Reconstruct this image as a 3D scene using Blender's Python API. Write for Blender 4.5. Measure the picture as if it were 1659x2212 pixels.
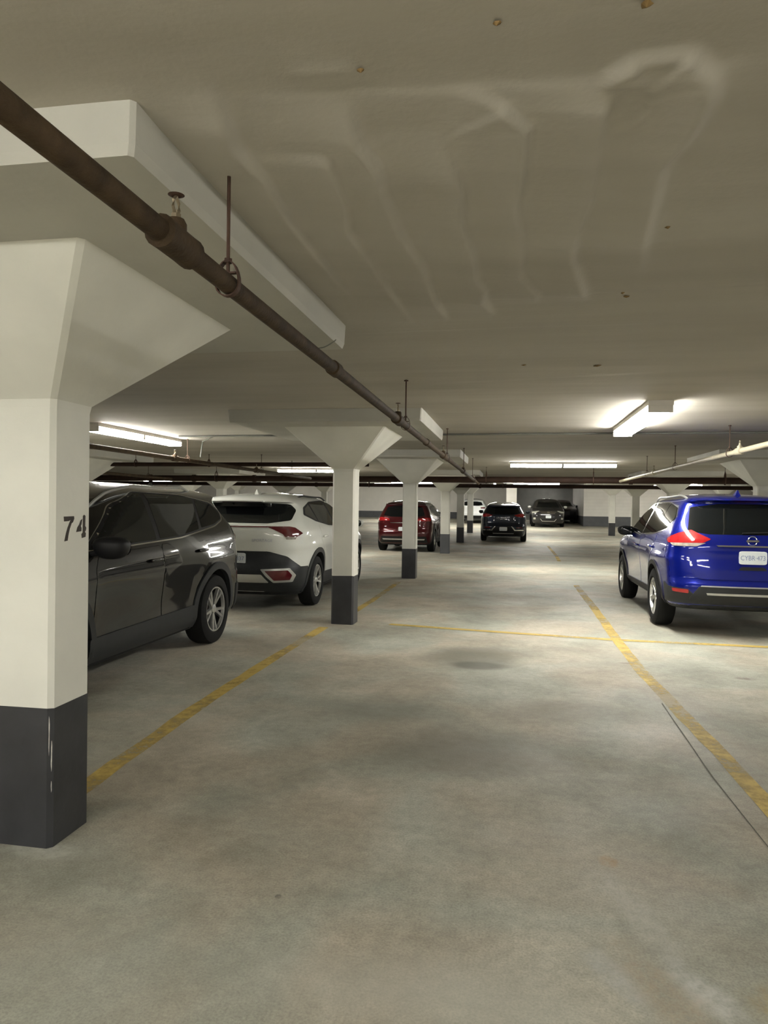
import bpy, bmesh, math, random
import numpy as np
from mathutils import Vector, Matrix
from mathutils.bvhtree import BVHTree
from mathutils.geometry import delaunay_2d_cdt

random.seed(7)
rng = np.random.default_rng(7)
PI = math.pi
for o in list(bpy.data.objects):
    bpy.data.objects.remove(o, do_unlink=True)
SC = bpy.context.scene
COL = SC.collection

# ------------------------------------------------------------------ camera
FPX, YAW, PITCH, ROLL, EYE = 1532.0, 0.18016, -0.01094, 0.01395, 1.5034
def camera_axes():
    cy, sy = math.cos(YAW), math.sin(YAW)
    r = Vector((cy, sy, 0)); fw = Vector((-sy, cy, 0)); u = Vector((0, 0, 1))
    fw2 = fw*math.cos(PITCH) + u*math.sin(PITCH); u2 = u*math.cos(PITCH) - fw*math.sin(PITCH)
    c, s = math.cos(ROLL), math.sin(ROLL)
    return r*c + u2*s, u2*c - r*s, fw2
cR, cU, cF = camera_axes()
cam_data = bpy.data.cameras.new('camera')
cam_data.sensor_fit = 'HORIZONTAL'; cam_data.sensor_width = 36.0
cam_data.lens = FPX/1659.0*36.0; cam_data.clip_start = 0.05; cam_data.clip_end = 300
cam = bpy.data.objects.new('camera', cam_data); COL.objects.link(cam)
M4 = Matrix((cR, cU, -cF)).transposed().to_4x4(); M4.translation = (0, 0, EYE)
cam.matrix_world = M4
SC.camera = cam
# ------------------------------------------------------------------ world, exposure
world = bpy.data.worlds.new('garage_air'); SC.world = world
world.use_nodes = True
world.node_tree.nodes['Background'].inputs[0].default_value = (1.0, 0.97, 0.88, 1)
world.node_tree.nodes['Background'].inputs[1].default_value = 0.0
SC.view_settings.view_transform = 'Standard'; SC.view_settings.look = 'None'
SC.view_settings.gamma = 1.0; SC.view_settings.use_curve_mapping = False
SC.view_settings.exposure = 0.17
try:
    SC.cycles.use_denoising = True
    SC.cycles.use_light_tree = False; SC.cycles.max_bounces = 4; SC.cycles.diffuse_bounces = 3; SC.cycles.glossy_bounces = 3; SC.cycles.transparent_max_bounces = 4
except Exception:
    pass
LAMP = 74.0                 # radiance of the fluorescent diffusers
LAMP_TINT = (1.0, 0.978, 0.905)

# ------------------------------------------------------------------ slope of the far bay
def rise(y):                # the slab (floor and ceiling alike) climbs gently past the aisle
    return max(0.0, (y - 28.0)*0.022)
CEIL, PANEL = 2.542, 2.404

# ------------------------------------------------------------------ helpers
def link(o, parent=None):
    COL.objects.link(o)
    if parent is not None: o.parent = parent
    return o
def obj(name, me, mat=None, parent=None, loc=None, rot=None):
    o = bpy.data.objects.new(name, me)
    if mat is not None and len(me.materials) == 0: me.materials.append(mat)
    if loc is not None: o.location = loc
    if rot is not None: o.rotation_euler = rot
    return link(o, parent)
def tag(o, label=None, cat=None, group=None, kind=None):
    if label: o['label'] = label
    if cat: o['category'] = cat
    if group: o['group'] = group
    if kind: o['kind'] = kind
    return o
def empty(name, loc=(0, 0, 0), rot=(0, 0, 0), parent=None):
    o = bpy.data.objects.new(name, None); o.empty_display_size = 0.1
    o.location = loc; o.rotation_euler = rot
    return link(o, parent)
def mesh(verts, faces, smooth=False, angle=None):
    me = bpy.data.meshes.new('m')
    me.from_pydata([tuple(map(float, v)) for v in verts], [], [tuple(int(i) for i in f) for f in faces])
    me.update()
    if smooth:
        me.polygons.foreach_set('use_smooth', [True]*len(me.polygons))
        if angle: me.set_sharp_from_angle(angle=math.radians(angle))
    return me
class MB:
    """collects simple shapes for ONE mesh"""
    def __init__(s): s.v = []; s.f = []
    def add(s, v, f):
        b = len(s.v); s.v += [tuple(p) for p in v]; s.f += [tuple(i+b for i in q) for q in f]; return s
    def box(s, lo, hi, m=None):
        x0, y0, z0 = lo; x1, y1, z1 = hi
        v = [(x0,y0,z0),(x1,y0,z0),(x1,y1,z0),(x0,y1,z0),(x0,y0,z1),(x1,y0,z1),(x1,y1,z1),(x0,y1,z1)]
        if m is not None: v = [tuple(m @ Vector(p)) for p in v]
        return s.add(v, [(0,3,2,1),(4,5,6,7),(0,1,5,4),(1,2,6,5),(2,3,7,6),(3,0,4,7)])
    def tube(s, pts, r, n=10, cap=True, taper=None):
        pts = [Vector(p) for p in pts]; rings = []
        up = Vector((0, 0, 1))
        for i, p in enumerate(pts):
            t = (pts[min(i+1, len(pts)-1)] - pts[max(i-1, 0)]).normalized()
            a = t.cross(up)
            if a.length < 1e-4: a = t.cross(Vector((0, 1, 0)))
            a.normalize(); b = t.cross(a)
            rr = r if taper is None else r*taper[i]
            rings.append([p + (a*math.cos(2*PI*k/n) + b*math.sin(2*PI*k/n))*rr for k in range(n)])
        v = [q for ring in rings for q in ring]; f = []
        for i in range(len(pts)-1):
            for k in range(n):
                f.append((i*n+k, (i+1)*n+k, (i+1)*n+(k+1) % n, i*n+(k+1) % n))
        if cap:
            f.append(tuple(range(n))); f.append(tuple(reversed([(len(pts)-1)*n+k for k in range(n)])))
        return s.add(v, f)
    def loft(s, rings, cap=True):
        n = len(rings[0]); v = [p for r in rings for p in r]; f = []
        for i in range(len(rings)-1):
            for k in range(n):
                f.append((i*n+k, i*n+(k+1) % n, (i+1)*n+(k+1) % n, (i+1)*n+k))
        if cap:
            f.append(tuple(reversed(range(n)))); f.append(tuple((len(rings)-1)*n+k for k in range(n)))
        return s.add(v, f)
    def build(s, name, mat=None, parent=None, smooth=False, angle=40, loc=None, rot=None):
        return obj(name, mesh(s.v, s.f, smooth, angle), mat, parent, loc, rot)
def superell(a, b, c, e=0.6, n=16, m=10, centre=(0, 0, 0), taper=0.0):
    """rounded box: superellipsoid with half sizes a,b,c"""
    def sp(v, p): return math.copysign(abs(v)**p, v)
    v = []; f = []
    for j in range(m+1):
        ph = -PI/2 + PI*j/m
        for i in range(n):
            th = 2*PI*i/n
            x = a*sp(math.cos(ph), e)*sp(math.cos(th), e); y = b*sp(math.cos(ph), e)*sp(math.sin(th), e); z = c*sp(math.sin(ph), e)
            k = 1 + taper*z/c
            v.append((centre[0]+x*k, centre[1]+y*k, centre[2]+z))
    for j in range(m):
        for i in range(n):
            f.append((j*n+i, j*n+(i+1) % n, (j+1)*n+(i+1) % n, (j+1)*n+i))
    return v, f
def lathe_x(profile, n=40):
    """profile list of (x, r) revolved about the x axis"""
    v = []; f = []; m = len(profile)
    for i in range(n):
        a = 2*PI*i/n
        for x, r in profile: v.append((x, r*math.cos(a), r*math.sin(a)))
    for i in range(n):
        j = (i+1) % n
        for k in range(m-1): f.append((i*m+k, j*m+k, j*m+k+1, i*m+k+1))
    return v, f
def text_mesh(body, size, extrude=0.001):
    cu = bpy.data.curves.new('t', 'FONT'); cu.body = body; cu.size = size; cu.extrude = extrude
    cu.align_x = 'CENTER'; cu.align_y = 'CENTER'; cu.resolution_u = 3
    o = bpy.data.objects.new('t', cu); COL.objects.link(o)
    dg = bpy.context.evaluated_depsgraph_get()
    me = bpy.data.meshes.new_from_object(o.evaluated_get(dg))
    bpy.data.objects.remove(o, do_unlink=True)
    me.materials.clear()
    return me

# ------------------------------------------------------------------ materials
def nodes_of(m):
    m.use_nodes = True
    nt = m.node_tree
    return nt, nt.nodes, nt.links, nt.nodes['Principled BSDF']
def mat(name, col, rough=0.5, metal=0.0, spec=0.5, coat=0.0, vary=0.0, scale=8.0, bump=0.0, bscale=60.0, emit=None, es=1.0, trans=0.0, flake=0.0):
    m = bpy.data.materials.new(name); nt, N, L, P = nodes_of(m)
    P.inputs['Base Color'].default_value = (*col, 1)
    P.inputs['Roughness'].default_value = rough; P.inputs['Metallic'].default_value = metal
    P.inputs['Specular IOR Level'].default_value = spec
    P.inputs['Coat Weight'].default_value = coat; P.inputs['Coat Roughness'].default_value = 0.04
    P.inputs['Transmission Weight'].default_value = trans
    if emit:
        P.inputs['Emission Color'].default_value = (*emit, 1); P.inputs['Emission Strength'].default_value = es
    if vary or bump:
        tc = N.new('ShaderNodeTexCoord')
    if vary:
        nz = N.new('ShaderNodeTexNoise'); nz.inputs['Scale'].default_value = scale; nz.inputs['Detail'].default_value = 6
        L.new(tc.outputs['Object'], nz.inputs['Vector'])
        rp = N.new('ShaderNodeValToRGB')
        rp.color_ramp.elements[0].position = 0.3; rp.color_ramp.elements[1].position = 0.72
        rp.color_ramp.elements[0].color = (*[c*(1-vary) for c in col], 1)
        rp.color_ramp.elements[1].color = (*[min(1, c*(1+vary*0.6)) for c in col], 1)
        L.new(nz.outputs['Fac'], rp.inputs['Fac']); L.new(rp.outputs['Color'], P.inputs['Base Color'])
    if bump:
        nb = N.new('ShaderNodeTexNoise'); nb.inputs['Scale'].default_value = bscale; nb.inputs['Detail'].default_value = 5
        L.new(tc.outputs['Object'], nb.inputs['Vector'])
        bp = N.new('ShaderNodeBump'); bp.inputs['Strength'].default_value = bump; bp.inputs['Distance'].default_value = 0.01
        L.new(nb.outputs['Fac'], bp.inputs['Height']); L.new(bp.outputs['Normal'], P.inputs['Normal'])
    return m

def concrete_floor():
    m = bpy.data.materials.new('worn_concrete'); nt, N, L, P = nodes_of(m)
    tc = N.new('ShaderNodeTexCoord')
    def noise(scale, detail=6, rough=0.55, dist=0.0, vec=None):
        n = N.new('ShaderNodeTexNoise'); n.inputs['Scale'].default_value = scale
        n.inputs['Detail'].default_value = detail; n.inputs['Roughness'].default_value = rough
        n.inputs['Distortion'].default_value = dist
        L.new(vec or tc.outputs['Object'], n.inputs['Vector']); return n.outputs['Fac']
    def ramp(src, stops):
        r = N.new('ShaderNodeValToRGB'); cr = r.color_ramp
        while len(cr.elements) < len(stops): cr.elements.new(0.5)
        for e, (p, c) in zip(cr.elements, stops):
            e.position = p; e.color = (*c, 1) if len(c) == 3 else c
        L.new(src, r.inputs['Fac']); return r.outputs['Color']
    def mixc(fac, a, b, blend='MIX'):
        x = N.new('ShaderNodeMix'); x.data_type = 'RGBA'; x.blend_type = blend
        if isinstance(fac, float): x.inputs['Factor'].default_value = fac
        else: L.new(fac, x.inputs['Factor'])
        for s, i in ((a, 6), (b, 7)):
            if isinstance(s, tuple): x.inputs[i].default_value = (*s, 1)
            else: L.new(s, x.inputs[i])
        return x.outputs[2]
    WOB = []
    for sc_ in (1.5, 8.0):
        nz = N.new('ShaderNodeTexNoise'); nz.inputs['Scale'].default_value = sc_; nz.inputs['Detail'].default_value = 4
        L.new(tc.outputs['Object'], nz.inputs['Vector']); WOB.append(nz)
    def ellipse(cx, cy, rx, ry, ang=0.0, soft=0.5, wob=0.35, wscale=2.2, gain=1.0):
        nz = WOB[1 if wscale > 3.5 else 0]
        mp = N.new('ShaderNodeMapping'); mp.vector_type = 'TEXTURE'
        mp.inputs['Location'].default_value = (cx, cy, 0); mp.inputs['Rotation'].default_value = (0, 0, ang)
        mp.inputs['Scale'].default_value = (rx, ry, 1000)
        L.new(tc.outputs['Object'], mp.inputs['Vector'])
        ln = N.new('ShaderNodeVectorMath'); ln.operation = 'LENGTH'; L.new(mp.outputs['Vector'], ln.inputs[0])
        ad = N.new('ShaderNodeMath'); ad.operation = 'MULTIPLY_ADD'
        L.new(nz.outputs['Fac'], ad.inputs[0]); ad.inputs[1].default_value = -2*wob; L.new(ln.outputs['Value'], ad.inputs[2])
        mr = N.new('ShaderNodeMapRange'); mr.interpolation_type = 'SMOOTHSTEP'
        mr.inputs['From Min'].default_value = 1 - wob; mr.inputs['From Max'].default_value = 1 - wob - soft
        mr.inputs['To Min'].default_value = 0; mr.inputs['To Max'].default_value = gain
        L.new(ad.outputs[0], mr.inputs['Value'])
        if wscale > 3.5:
            mu = N.new('ShaderNodeMath'); mu.operation = 'MULTIPLY'; L.new(mr.outputs[0], mu.inputs[0]); L.new(BREAK[0], mu.inputs[1]); return mu.outputs[0]
        return mr.outputs[0]
    BREAK = [ramp(noise(26, 6, 0.7), [(0.36, (0.25, 0.25, 0.25)), (0.60, (1.0, 1.0, 1.0))])]
    base = ramp(noise(0.55, 5, 0.55, 0.3), [(0.28, (0.240, 0.230, 0.196)), (0.5, (0.370, 0.354, 0.306)), (0.72, (0.500, 0.485, 0.430))])
    tint = ramp(noise(0.9, 4, 0.5, 0.6), [(0.40, (0.955, 1.0, 0.97)), (0.60, (1.05, 0.985, 0.91))])
    c = mixc(1.0, base, tint, 'MULTIPLY')
    fine = ramp(noise(18, 8, 0.7), [(0.30, (0.84, 0.84, 0.84)), (0.70, (1.14, 1.14, 1.14))])
    c = mixc(1.0, c, fine, 'MULTIPLY')
    mott = ramp(noise(3.2, 6, 0.65, 0.4), [(0.32, (0.86, 0.86, 0.85)), (0.68, (1.13, 1.13, 1.13))])
    c = mixc(1.0, c, mott, 'MULTIPLY')
    grit = ramp(noise(110, 3, 0.6), [(0.32, (0.80, 0.80, 0.79)), (0.5, (1.0, 1.0, 1.0)), (0.74, (1.20, 1.20, 1.19))])
    c = mixc(1.0, c, grit, 'MULTIPLY')
    # stains and scuffs with shapes of their own
    c = mixc(ellipse(-0.38, 7.05, 0.62, 0.75, 0, 0.6, 0.35, 1.6, 0.78), c, (0.150, 0.142, 0.110))
    c = mixc(ellipse(-0.30, 6.70, 0.33, 0.22, 0, 0.5, 0.3, 3, 0.75), c, (0.095, 0.092, 0.070))
    c = mixc(ellipse(-0.25, 4.35, 0.95, 0.62, 0.3, 0.9, 0.45, 1.1, 0.66), c, (0.150, 0.138, 0.110))
    c = mixc(ellipse(-0.9, 5.0, 0.8, 0.6, 0.2, 0.9, 0.45, 1.2, 0.6), c, (0.165, 0.160, 0.130))
    c = mixc(ellipse(0.40, 5.35, 1.0, 0.45, 0.0, 0.9, 0.45, 1.2, 0.5), c, (0.17, 0.160, 0.125))
    c = mixc(ellipse(-0.5, 11.6, 1.5, 1.1, 0.0, 0.9, 0.4, 0.8, 0.42), c, (0.17, 0.165, 0.14))
    c = mixc(ellipse(0.0, 21.0, 4.0, 1.6, 0.0, 0.9, 0.4, 0.5, 0.40), c, (0.20, 0.19, 0.155))
    c = mixc(ellipse(0.47, 2.75, 0.10, 0.42, 0.35, 0.9, 0.6, 5, 0.45), c, (0.56, 0.55, 0.50))
    c = mixc(ellipse(0.60, 2.33, 0.085, 0.22, 0.5, 0.7, 0.6, 8, 0.7), c, (0.60, 0.60, 0.56))
    c = mixc(ellipse(0.35, 2.35, 0.07, 0.20, 0.5, 0.7, 0.6, 8, 0.5), c, (0.52, 0.53, 0.51))
    c = mixc(ellipse(0.50, 2.28, 0.12, 0.40, 0.45, 0.7, 0.4, 4, 0.5), c, (0.40, 0.31, 0.21))
    c = mixc(ellipse(0.85, 2.30, 0.16, 0.20, 0.0, 0.7, 0.4, 5, 0.55), c, (0.42, 0.33, 0.17))
    c = mixc(ellipse(0.42, 3.12, 0.05, 0.06, 0.0, 0.5, 0.3, 8, 0.6), c, (0.40, 0.27, 0.14))
    c = mixc(ellipse(-0.25, 2.15, 0.8, 0.30, 0.0, 0.9, 0.5, 2.2, 0.45), c, (0.50, 0.495, 0.43))
    c = mixc(ellipse(-1.30, 2.05, 0.9, 0.45, 0.0, 0.8, 0.4, 1.6, 0.30), c, (0.27, 0.265, 0.225))
    c = mixc(ellipse(-1.95, 2.72, 0.28, 0.10, 0.0, 0.6, 0.4, 9, 0.8), c, (0.46, 0.46, 0.40))
    c = mixc(ellipse(-0.86, 2.58, 0.016, 0.02, 0.0, 0.4, 0.2, 30, 0.8), c, (0.12, 0.115, 0.10))
    c = mixc(ellipse(1.1, 7.15, 0.10, 0.05, 0.0, 0.5, 0.3, 9, 0.7), c, (0.13, 0.10, 0.08))
    c = mixc(ellipse(2.05, 6.75, 0.11, 0.06, 0.0, 0.5, 0.3, 9, 0.7), c, (0.14, 0.11, 0.09))
    L.new(c, P.inputs['Base Color'])
    rr = ramp(noise(1.3, 5), [(0.3, (0.50, 0.50, 0.50)), (0.7, (0.78, 0.78, 0.78))]); L.new(rr, P.inputs['Roughness'])
    P.inputs['Specular IOR Level'].default_value = 0.35
    bp = N.new('ShaderNodeBump'); bp.inputs['Strength'].default_value = 0.35; bp.inputs['Distance'].default_value = 0.006
    L.new(noise(70, 6, 0.7), bp.inputs['Height']); L.new(bp.outputs['Normal'], P.inputs['Normal'])
    return m

def ceiling_paint():
    m = bpy.data.materials.new('old_ceiling_paint'); nt, N, L, P = nodes_of(m)
    tc = N.new('ShaderNodeTexCoord')
    mp = N.new('ShaderNodeMapping'); mp.inputs['Scale'].default_value = (0.35, 1.6, 1); L.new(tc.outputs['Object'], mp.inputs['Vector'])
    n1 = N.new('ShaderNodeTexNoise'); n1.inputs['Scale'].default_value = 1.0; n1.inputs['Detail'].default_value = 6; L.new(mp.outputs['Vector'], n1.inputs['Vector'])
    rp = N.new('ShaderNodeValToRGB'); cr = rp.color_ramp
    cr.elements[0].position = 0.3; cr.elements[0].color = (0.415, 0.388, 0.332, 1)
    cr.elements[1].position = 0.7; cr.elements[1].color = (0.52, 0.492, 0.430, 1)
    L.new(n1.outputs['Fac'], rp.inputs['Fac']); L.new(rp.outputs['Color'], P.inputs['Base Color'])
    P.inputs['Roughness'].default_value = 0.85; P.inputs['Specular IOR Level'].default_value = 0.2
    # board marks across the slab + fine skin
    wv = N.new('ShaderNodeTexNoise'); wv.inputs['Scale'].default_value = 1.0; wv.inputs['Detail'].default_value = 3
    mp2 = N.new('ShaderNodeMapping'); mp2.inputs['Scale'].default_value = (0.12, 3.2, 1); L.new(tc.outputs['Object'], mp2.inputs['Vector']); L.new(mp2.outputs['Vector'], wv.inputs['Vector'])
    fn = N.new('ShaderNodeTexNoise'); fn.inputs['Scale'].default_value = 45; fn.inputs['Detail'].default_value = 4; L.new(tc.outputs['Object'], fn.inputs['Vector'])
    ad = N.new('ShaderNodeMath'); ad.operation = 'MULTIPLY_ADD'; ad.inputs[1].default_value = 0.12
    L.new(fn.outputs['Fac'], ad.inputs[0]); L.new(wv.outputs['Fac'], ad.inputs[2])
    bp = N.new('ShaderNodeBump'); bp.inputs['Strength'].default_value = 0.35; bp.inputs['Distance'].default_value = 0.03
    L.new(ad.outputs[0], bp.inputs['Height']); L.new(bp.outputs['Normal'], P.inputs['Normal'])
    return m

def worn_yellow():
    m = bpy.data.materials.new('worn_yellow_paint'); nt, N, L, P = nodes_of(m)
    out = N['Material Output']; tc = N.new('ShaderNodeTexCoord')
    n1 = N.new('ShaderNodeTexNoise'); n1.inputs['Scale'].default_value = 14; n1.inputs['Detail'].default_value = 8; n1.inputs['Roughness'].default_value = 0.7
    n2 = N.new('ShaderNodeTexNoise'); n2.inputs['Scale'].default_value = 1.1; n2.inputs['Detail'].default_value = 3
    L.new(tc.outputs['Object'], n1.inputs['Vector']); L.new(tc.outputs['Object'], n2.inputs['Vector'])
    ad = N.new('ShaderNodeMath'); ad.operation = 'MULTIPLY_ADD'; ad.inputs[1].default_value = 0.6
    L.new(n1.outputs['Fac'], ad.inputs[0]); L.new(n2.outputs['Fac'], ad.inputs[2])
    mr = N.new('ShaderNodeMapRange'); mr.inputs['From Min'].default_value = 0.64; mr.inputs['From Max'].default_value = 0.88
    mr.inputs['To Min'].default_value = 0.22; mr.inputs['To Max'].default_value = 0.95; L.new(ad.outputs[0], mr.inputs['Value'])
    P.inputs['Base Color'].default_value = (0.54, 0.385, 0.095, 1); P.inputs['Roughness'].default_value = 0.7
    tr = N.new('ShaderNodeBsdfTransparent'); mx = N.new('ShaderNodeMixShader')
    L.new(mr.outputs[0], mx.inputs[0]); L.new(tr.outputs[0], mx.inputs[1]); L.new(P.outputs[0], mx.inputs[2]); L.new(mx.outputs[0], out.inputs['Surface'])
    return m

M = {}
M['floor'] = concrete_floor(); M['ceiling'] = ceiling_paint(); M['yellow'] = worn_yellow()
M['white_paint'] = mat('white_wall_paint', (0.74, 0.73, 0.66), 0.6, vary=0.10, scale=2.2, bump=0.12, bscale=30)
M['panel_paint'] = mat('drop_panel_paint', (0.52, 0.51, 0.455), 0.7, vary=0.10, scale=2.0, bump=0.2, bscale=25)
M['black_paint'] = mat('black_base_paint', (0.030, 0.031, 0.035), 0.42, vary=0.3, scale=6, bump=0.1, bscale=30)
M['grey_band'] = mat('dark_grey_wall_paint', (0.085, 0.088, 0.095), 0.55, vary=0.15, scale=3)
M['wall_white'] = mat('white_block_paint', (0.76, 0.735, 0.68), 0.6, vary=0.06, scale=2)
M['joint'] = mat('block_joint_grout', (0.60, 0.58, 0.53), 0.8, vary=0.1, scale=5)  # grout colour of the block joints, slightly darker than the wall paint
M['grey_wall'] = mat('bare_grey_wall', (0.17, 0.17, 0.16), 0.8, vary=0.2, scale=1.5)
M['pipe_brown'] = mat('rusty_brown_pipe', (0.060, 0.038, 0.019), 0.75, 0.1, spec=0.3, vary=0.45, scale=14, bump=0.35, bscale=90)
M['pipe_red'] = mat('dark_red_brown_main', (0.026, 0.012, 0.007), 0.7, 0.0, spec=0.25, vary=0.3, scale=6, bump=0.2, bscale=60)
M['pipe_cream'] = mat('painted_cream_pipe', (0.42, 0.38, 0.27), 0.5, vary=0.15, scale=6)
M['rod'] = mat('rusty_hanger_steel', (0.085, 0.045, 0.030), 0.65, 0.4, vary=0.4, scale=20)
M['brass'] = mat('dull_brass', (0.30, 0.25, 0.17), 0.45, 0.8, vary=0.2, scale=20)
M['conduit'] = mat('grey_conduit', (0.16, 0.16, 0.14), 0.5, 0.3, vary=0.2, scale=4)
M['tray'] = mat('white_enamel_tray', (0.72, 0.68, 0.62), 0.45, vary=0.05, scale=4)
M['diffuser'] = mat('lit_diffuser', (0.9, 0.88, 0.82), 0.4, emit=LAMP_TINT, es=LAMP)
M['digit'] = mat('black_stencil_ink', (0.035, 0.024, 0.018), 0.7, vary=0.2, scale=60)
M['rust'] = mat('rust_stain', (0.22, 0.14, 0.05), 0.8, vary=0.3, scale=40)
M['crack'] = mat('dark_joint_filler', (0.13, 0.125, 0.105), 0.9, vary=0.3, scale=20)
M['glass'] = mat('dark_car_glass', (0.004, 0.005, 0.0055), 0.03, 0.0, 0.32)
M['tyre'] = mat('tyre_rubber', (0.007, 0.007, 0.007), 0.8, spec=0.25, vary=0.2, scale=30)
M['well'] = mat('wheel_well_black', (0.006, 0.006, 0.006), 0.9, vary=0.2, scale=10)
M['plastic'] = mat('black_trim_plastic', (0.010, 0.010, 0.011), 0.5, spec=0.3, vary=0.1, scale=20)
M['plastic_grey'] = mat('dark_grey_trim_plastic', (0.026, 0.028, 0.030), 0.45, spec=0.3, vary=0.1, scale=20)
M['chrome'] = mat('chrome_trim', (0.78, 0.78, 0.76), 0.12, 1.0, vary=0.02, scale=5)
M['silver'] = mat('satin_silver', (0.55, 0.55, 0.53), 0.32, 0.7, vary=0.05, scale=12)
M['alloy'] = mat('alloy_rim', (0.60, 0.60, 0.58), 0.28, 0.85, vary=0.05, scale=12)
M['alloy_dark'] = mat('dark_alloy', (0.018, 0.018, 0.019), 0.4, 0.4, vary=0.1, scale=12)
M['red_lens'] = mat('red_lamp_lens', (0.36, 0.012, 0.014), 0.08, 0, 0.6, coat=0.8, vary=0.25, scale=14)
M['red_dark'] = mat('dark_red_lens', (0.10, 0.008, 0.012), 0.10, 0, 0.6, coat=0.8, vary=0.2, scale=14)
M['clear_lens'] = mat('clear_lamp_lens', (0.42, 0.38, 0.33), 0.08, 0.2, 0.7, coat=0.8, vary=0.3, scale=25)
M['head_lens'] = mat('headlamp_lens', (0.62, 0.62, 0.54), 0.08, 0.3, 0.7, coat=0.8, vary=0.2, scale=10)
M['plate'] = mat('white_number_plate', (0.68, 0.72, 0.74), 0.35, vary=0.04, scale=30)
M['plate_ink'] = mat('blue_plate_ink', (0.20, 0.26, 0.42), 0.5, vary=0.1, scale=40)
M['badge'] = mat('pale_badge_metal', (0.50, 0.50, 0.55), 0.3, 0.6, vary=0.05, scale=30)
def paint(name, col, metal=0.35, rough=0.30): return mat(name, col, rough, metal, 0.15, coat=1.0, vary=0.04, scale=120)

# ------------------------------------------------------------------ floor
def grid_slab(name, xs, ys, zf, m, flip):
    xs = np.asarray(xs); ys = np.asarray(ys); nx, ny = len(xs), len(ys)
    X, Y = np.meshgrid(xs, ys); Z = zf(X, Y)
    v = np.stack([X.ravel(), Y.ravel(), Z.ravel()], 1)
    idx = np.arange(nx*ny).reshape(ny, nx)
    q = np.stack([idx[:-1, :-1].ravel(), idx[:-1, 1:].ravel(), idx[1:, 1:].ravel(), idx[1:, :-1].ravel()], 1)
    if flip: q = q[:, ::-1]
    me = bpy.data.meshes.new(name)
    me.vertices.add(len(v)); me.vertices.foreach_set('co', v.ravel())
    me.loops.add(q.size); me.loops.foreach_set('vertex_index', q.ravel())
    me.polygons.add(len(q)); me.polygons.foreach_set('loop_start', np.arange(0, q.size, 4)); me.polygons.foreach_set('loop_total', np.full(len(q), 4))
    me.update(calc_edges=True); me.validate()
    me.polygons.foreach_set('use_smooth', [True]*len(me.polygons))
    return tag(obj(name, me, m), kind='structure')
X0, X1, Y0, Y1 = -27.0, 16.0, -6.0, 53.0
riseA = lambda Y: np.maximum(0, (Y-28.0)*0.022)
floor = grid_slab('floor', np.linspace(X0, X1, 30), np.concatenate([np.linspace(Y0, 27, 24), np.linspace(28, Y1, 20)]), lambda X, Y: riseA(Y), M['floor'], False)
tag(floor, 'stained worn grey concrete garage floor with yellow stall lines', 'floor')

def floor_strip(name, pts, w, m, parent, z=0.0025, jag=0.0):
    v = []; f = []
    dense = []
    for (a, b) in zip(pts[:-1], pts[1:]):
        n = max(2, int(math.dist(a, b)/0.25))
        for k in range(n): dense.append((a[0]+(b[0]-a[0])*k/n, a[1]+(b[1]-a[1])*k/n))
    dense.append(pts[-1])
    for i, p in enumerate(dense):
        q0 = dense[max(0, i-1)]; q1 = dense[min(len(dense)-1, i+1)]
        t = Vector((q1[0]-q0[0], q1[1]-q0[1])).normalized(); nrm = Vector((-t.y, t.x))
        for s in (-1, 1):
            ww = w*(0.5 + random.uniform(-jag, jag))
            v.append((p[0]+nrm.x*s*ww, p[1]+nrm.y*s*ww, rise(p[1])+z))
    for i in range(len(dense)-1): f.append((2*i+1, 2*i, 2*i+2, 2*i+3))
    return obj(name, mesh(v, f), m, parent)
floor_strip('painted_line', [(1.297,3.3),(1.297,3.88),(1.28,4.63),(1.227,5.63),(1.18,6.93),(1.18,8.45),(1.205,10.5),(1.21,14.0)], 0.115, M['yellow'], floor, jag=0.06)
floor_strip('painted_line', [(1.27,20.0),(1.316,22.4),(1.32,27.5)], 0.10, M['yellow'], floor, jag=0.06)
floor_strip('painted_line', [(-2.16,3.05),(-2.19,3.43),(-2.25,4.8),(-2.26,6.3),(-2.24,8.33)], 0.115, M['yellow'], floor, jag=0.06)
floor_strip('painted_line', [(-2.17,9.0),(-2.14,10.7),(-2.16,13.5)], 0.10, M['yellow'], floor, jag=0.06)
floor_strip('painted_line', [(-1.5,8.74),(-1.27,8.70),(0.1,8.50),(1.165,8.37),(2.76,8.36),(4.6,8.38)], 0.11, M['yellow'], floor, z=0.0035, jag=0.05)
floor_strip('floor_joint', [(1.14,1.2),(1.14,3.40),(1.122,4.22),(1.149,5.74)], 0.007, M['crack'], floor, jag=0.2)

# ------------------------------------------------------------------ ceiling with trowelled skim coat
def unproject(px, py, z):
    d = cR*((px-829.5)/FPX) - cU*((py-1106)/FPX) + cF
    t = (z-EYE)/d.z; return (d.x*t, d.y*t)
EDGES = [   # skim-coat lips, measured on the photograph and laid out on the slab
 [(450,195),(500,310),(563,372),(619,463),(668,526),(772,652)],
 [(690,300),(710,358),(741,428),(748,491),(786,540),(828,603),(884,694)],
 [(737,226),(762,303),(807,358),(828,428),(856,491),(905,561),(937,645),(961,687)],
 [(947,289),(982,379),(996,407),(992,477),(1020,547),(1024,596),(1045,617),(1038,645),(1059,680)],
 [(989,201),(1080,226),(1129,268),(1122,379),(1108,435),(1118,491),(1125,547),(1122,589),(1157,624),(1153,652)],
 [(1331,177),(1296,240),(1279,324),(1272,421),(1237,505),(1233,554),(1254,617),(1261,645)],
 [(1300,200),(1331,165),(1380,138),(1478,124),(1527,170),(1527,205),(1478,289),(1422,351),(1408,414),(1387,512),(1380,589)],
 [(560,352),(600,342),(640,340)], [(640,165),(700,158),(775,152)], [(770,318),(820,318),(855,290)],
]
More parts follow.
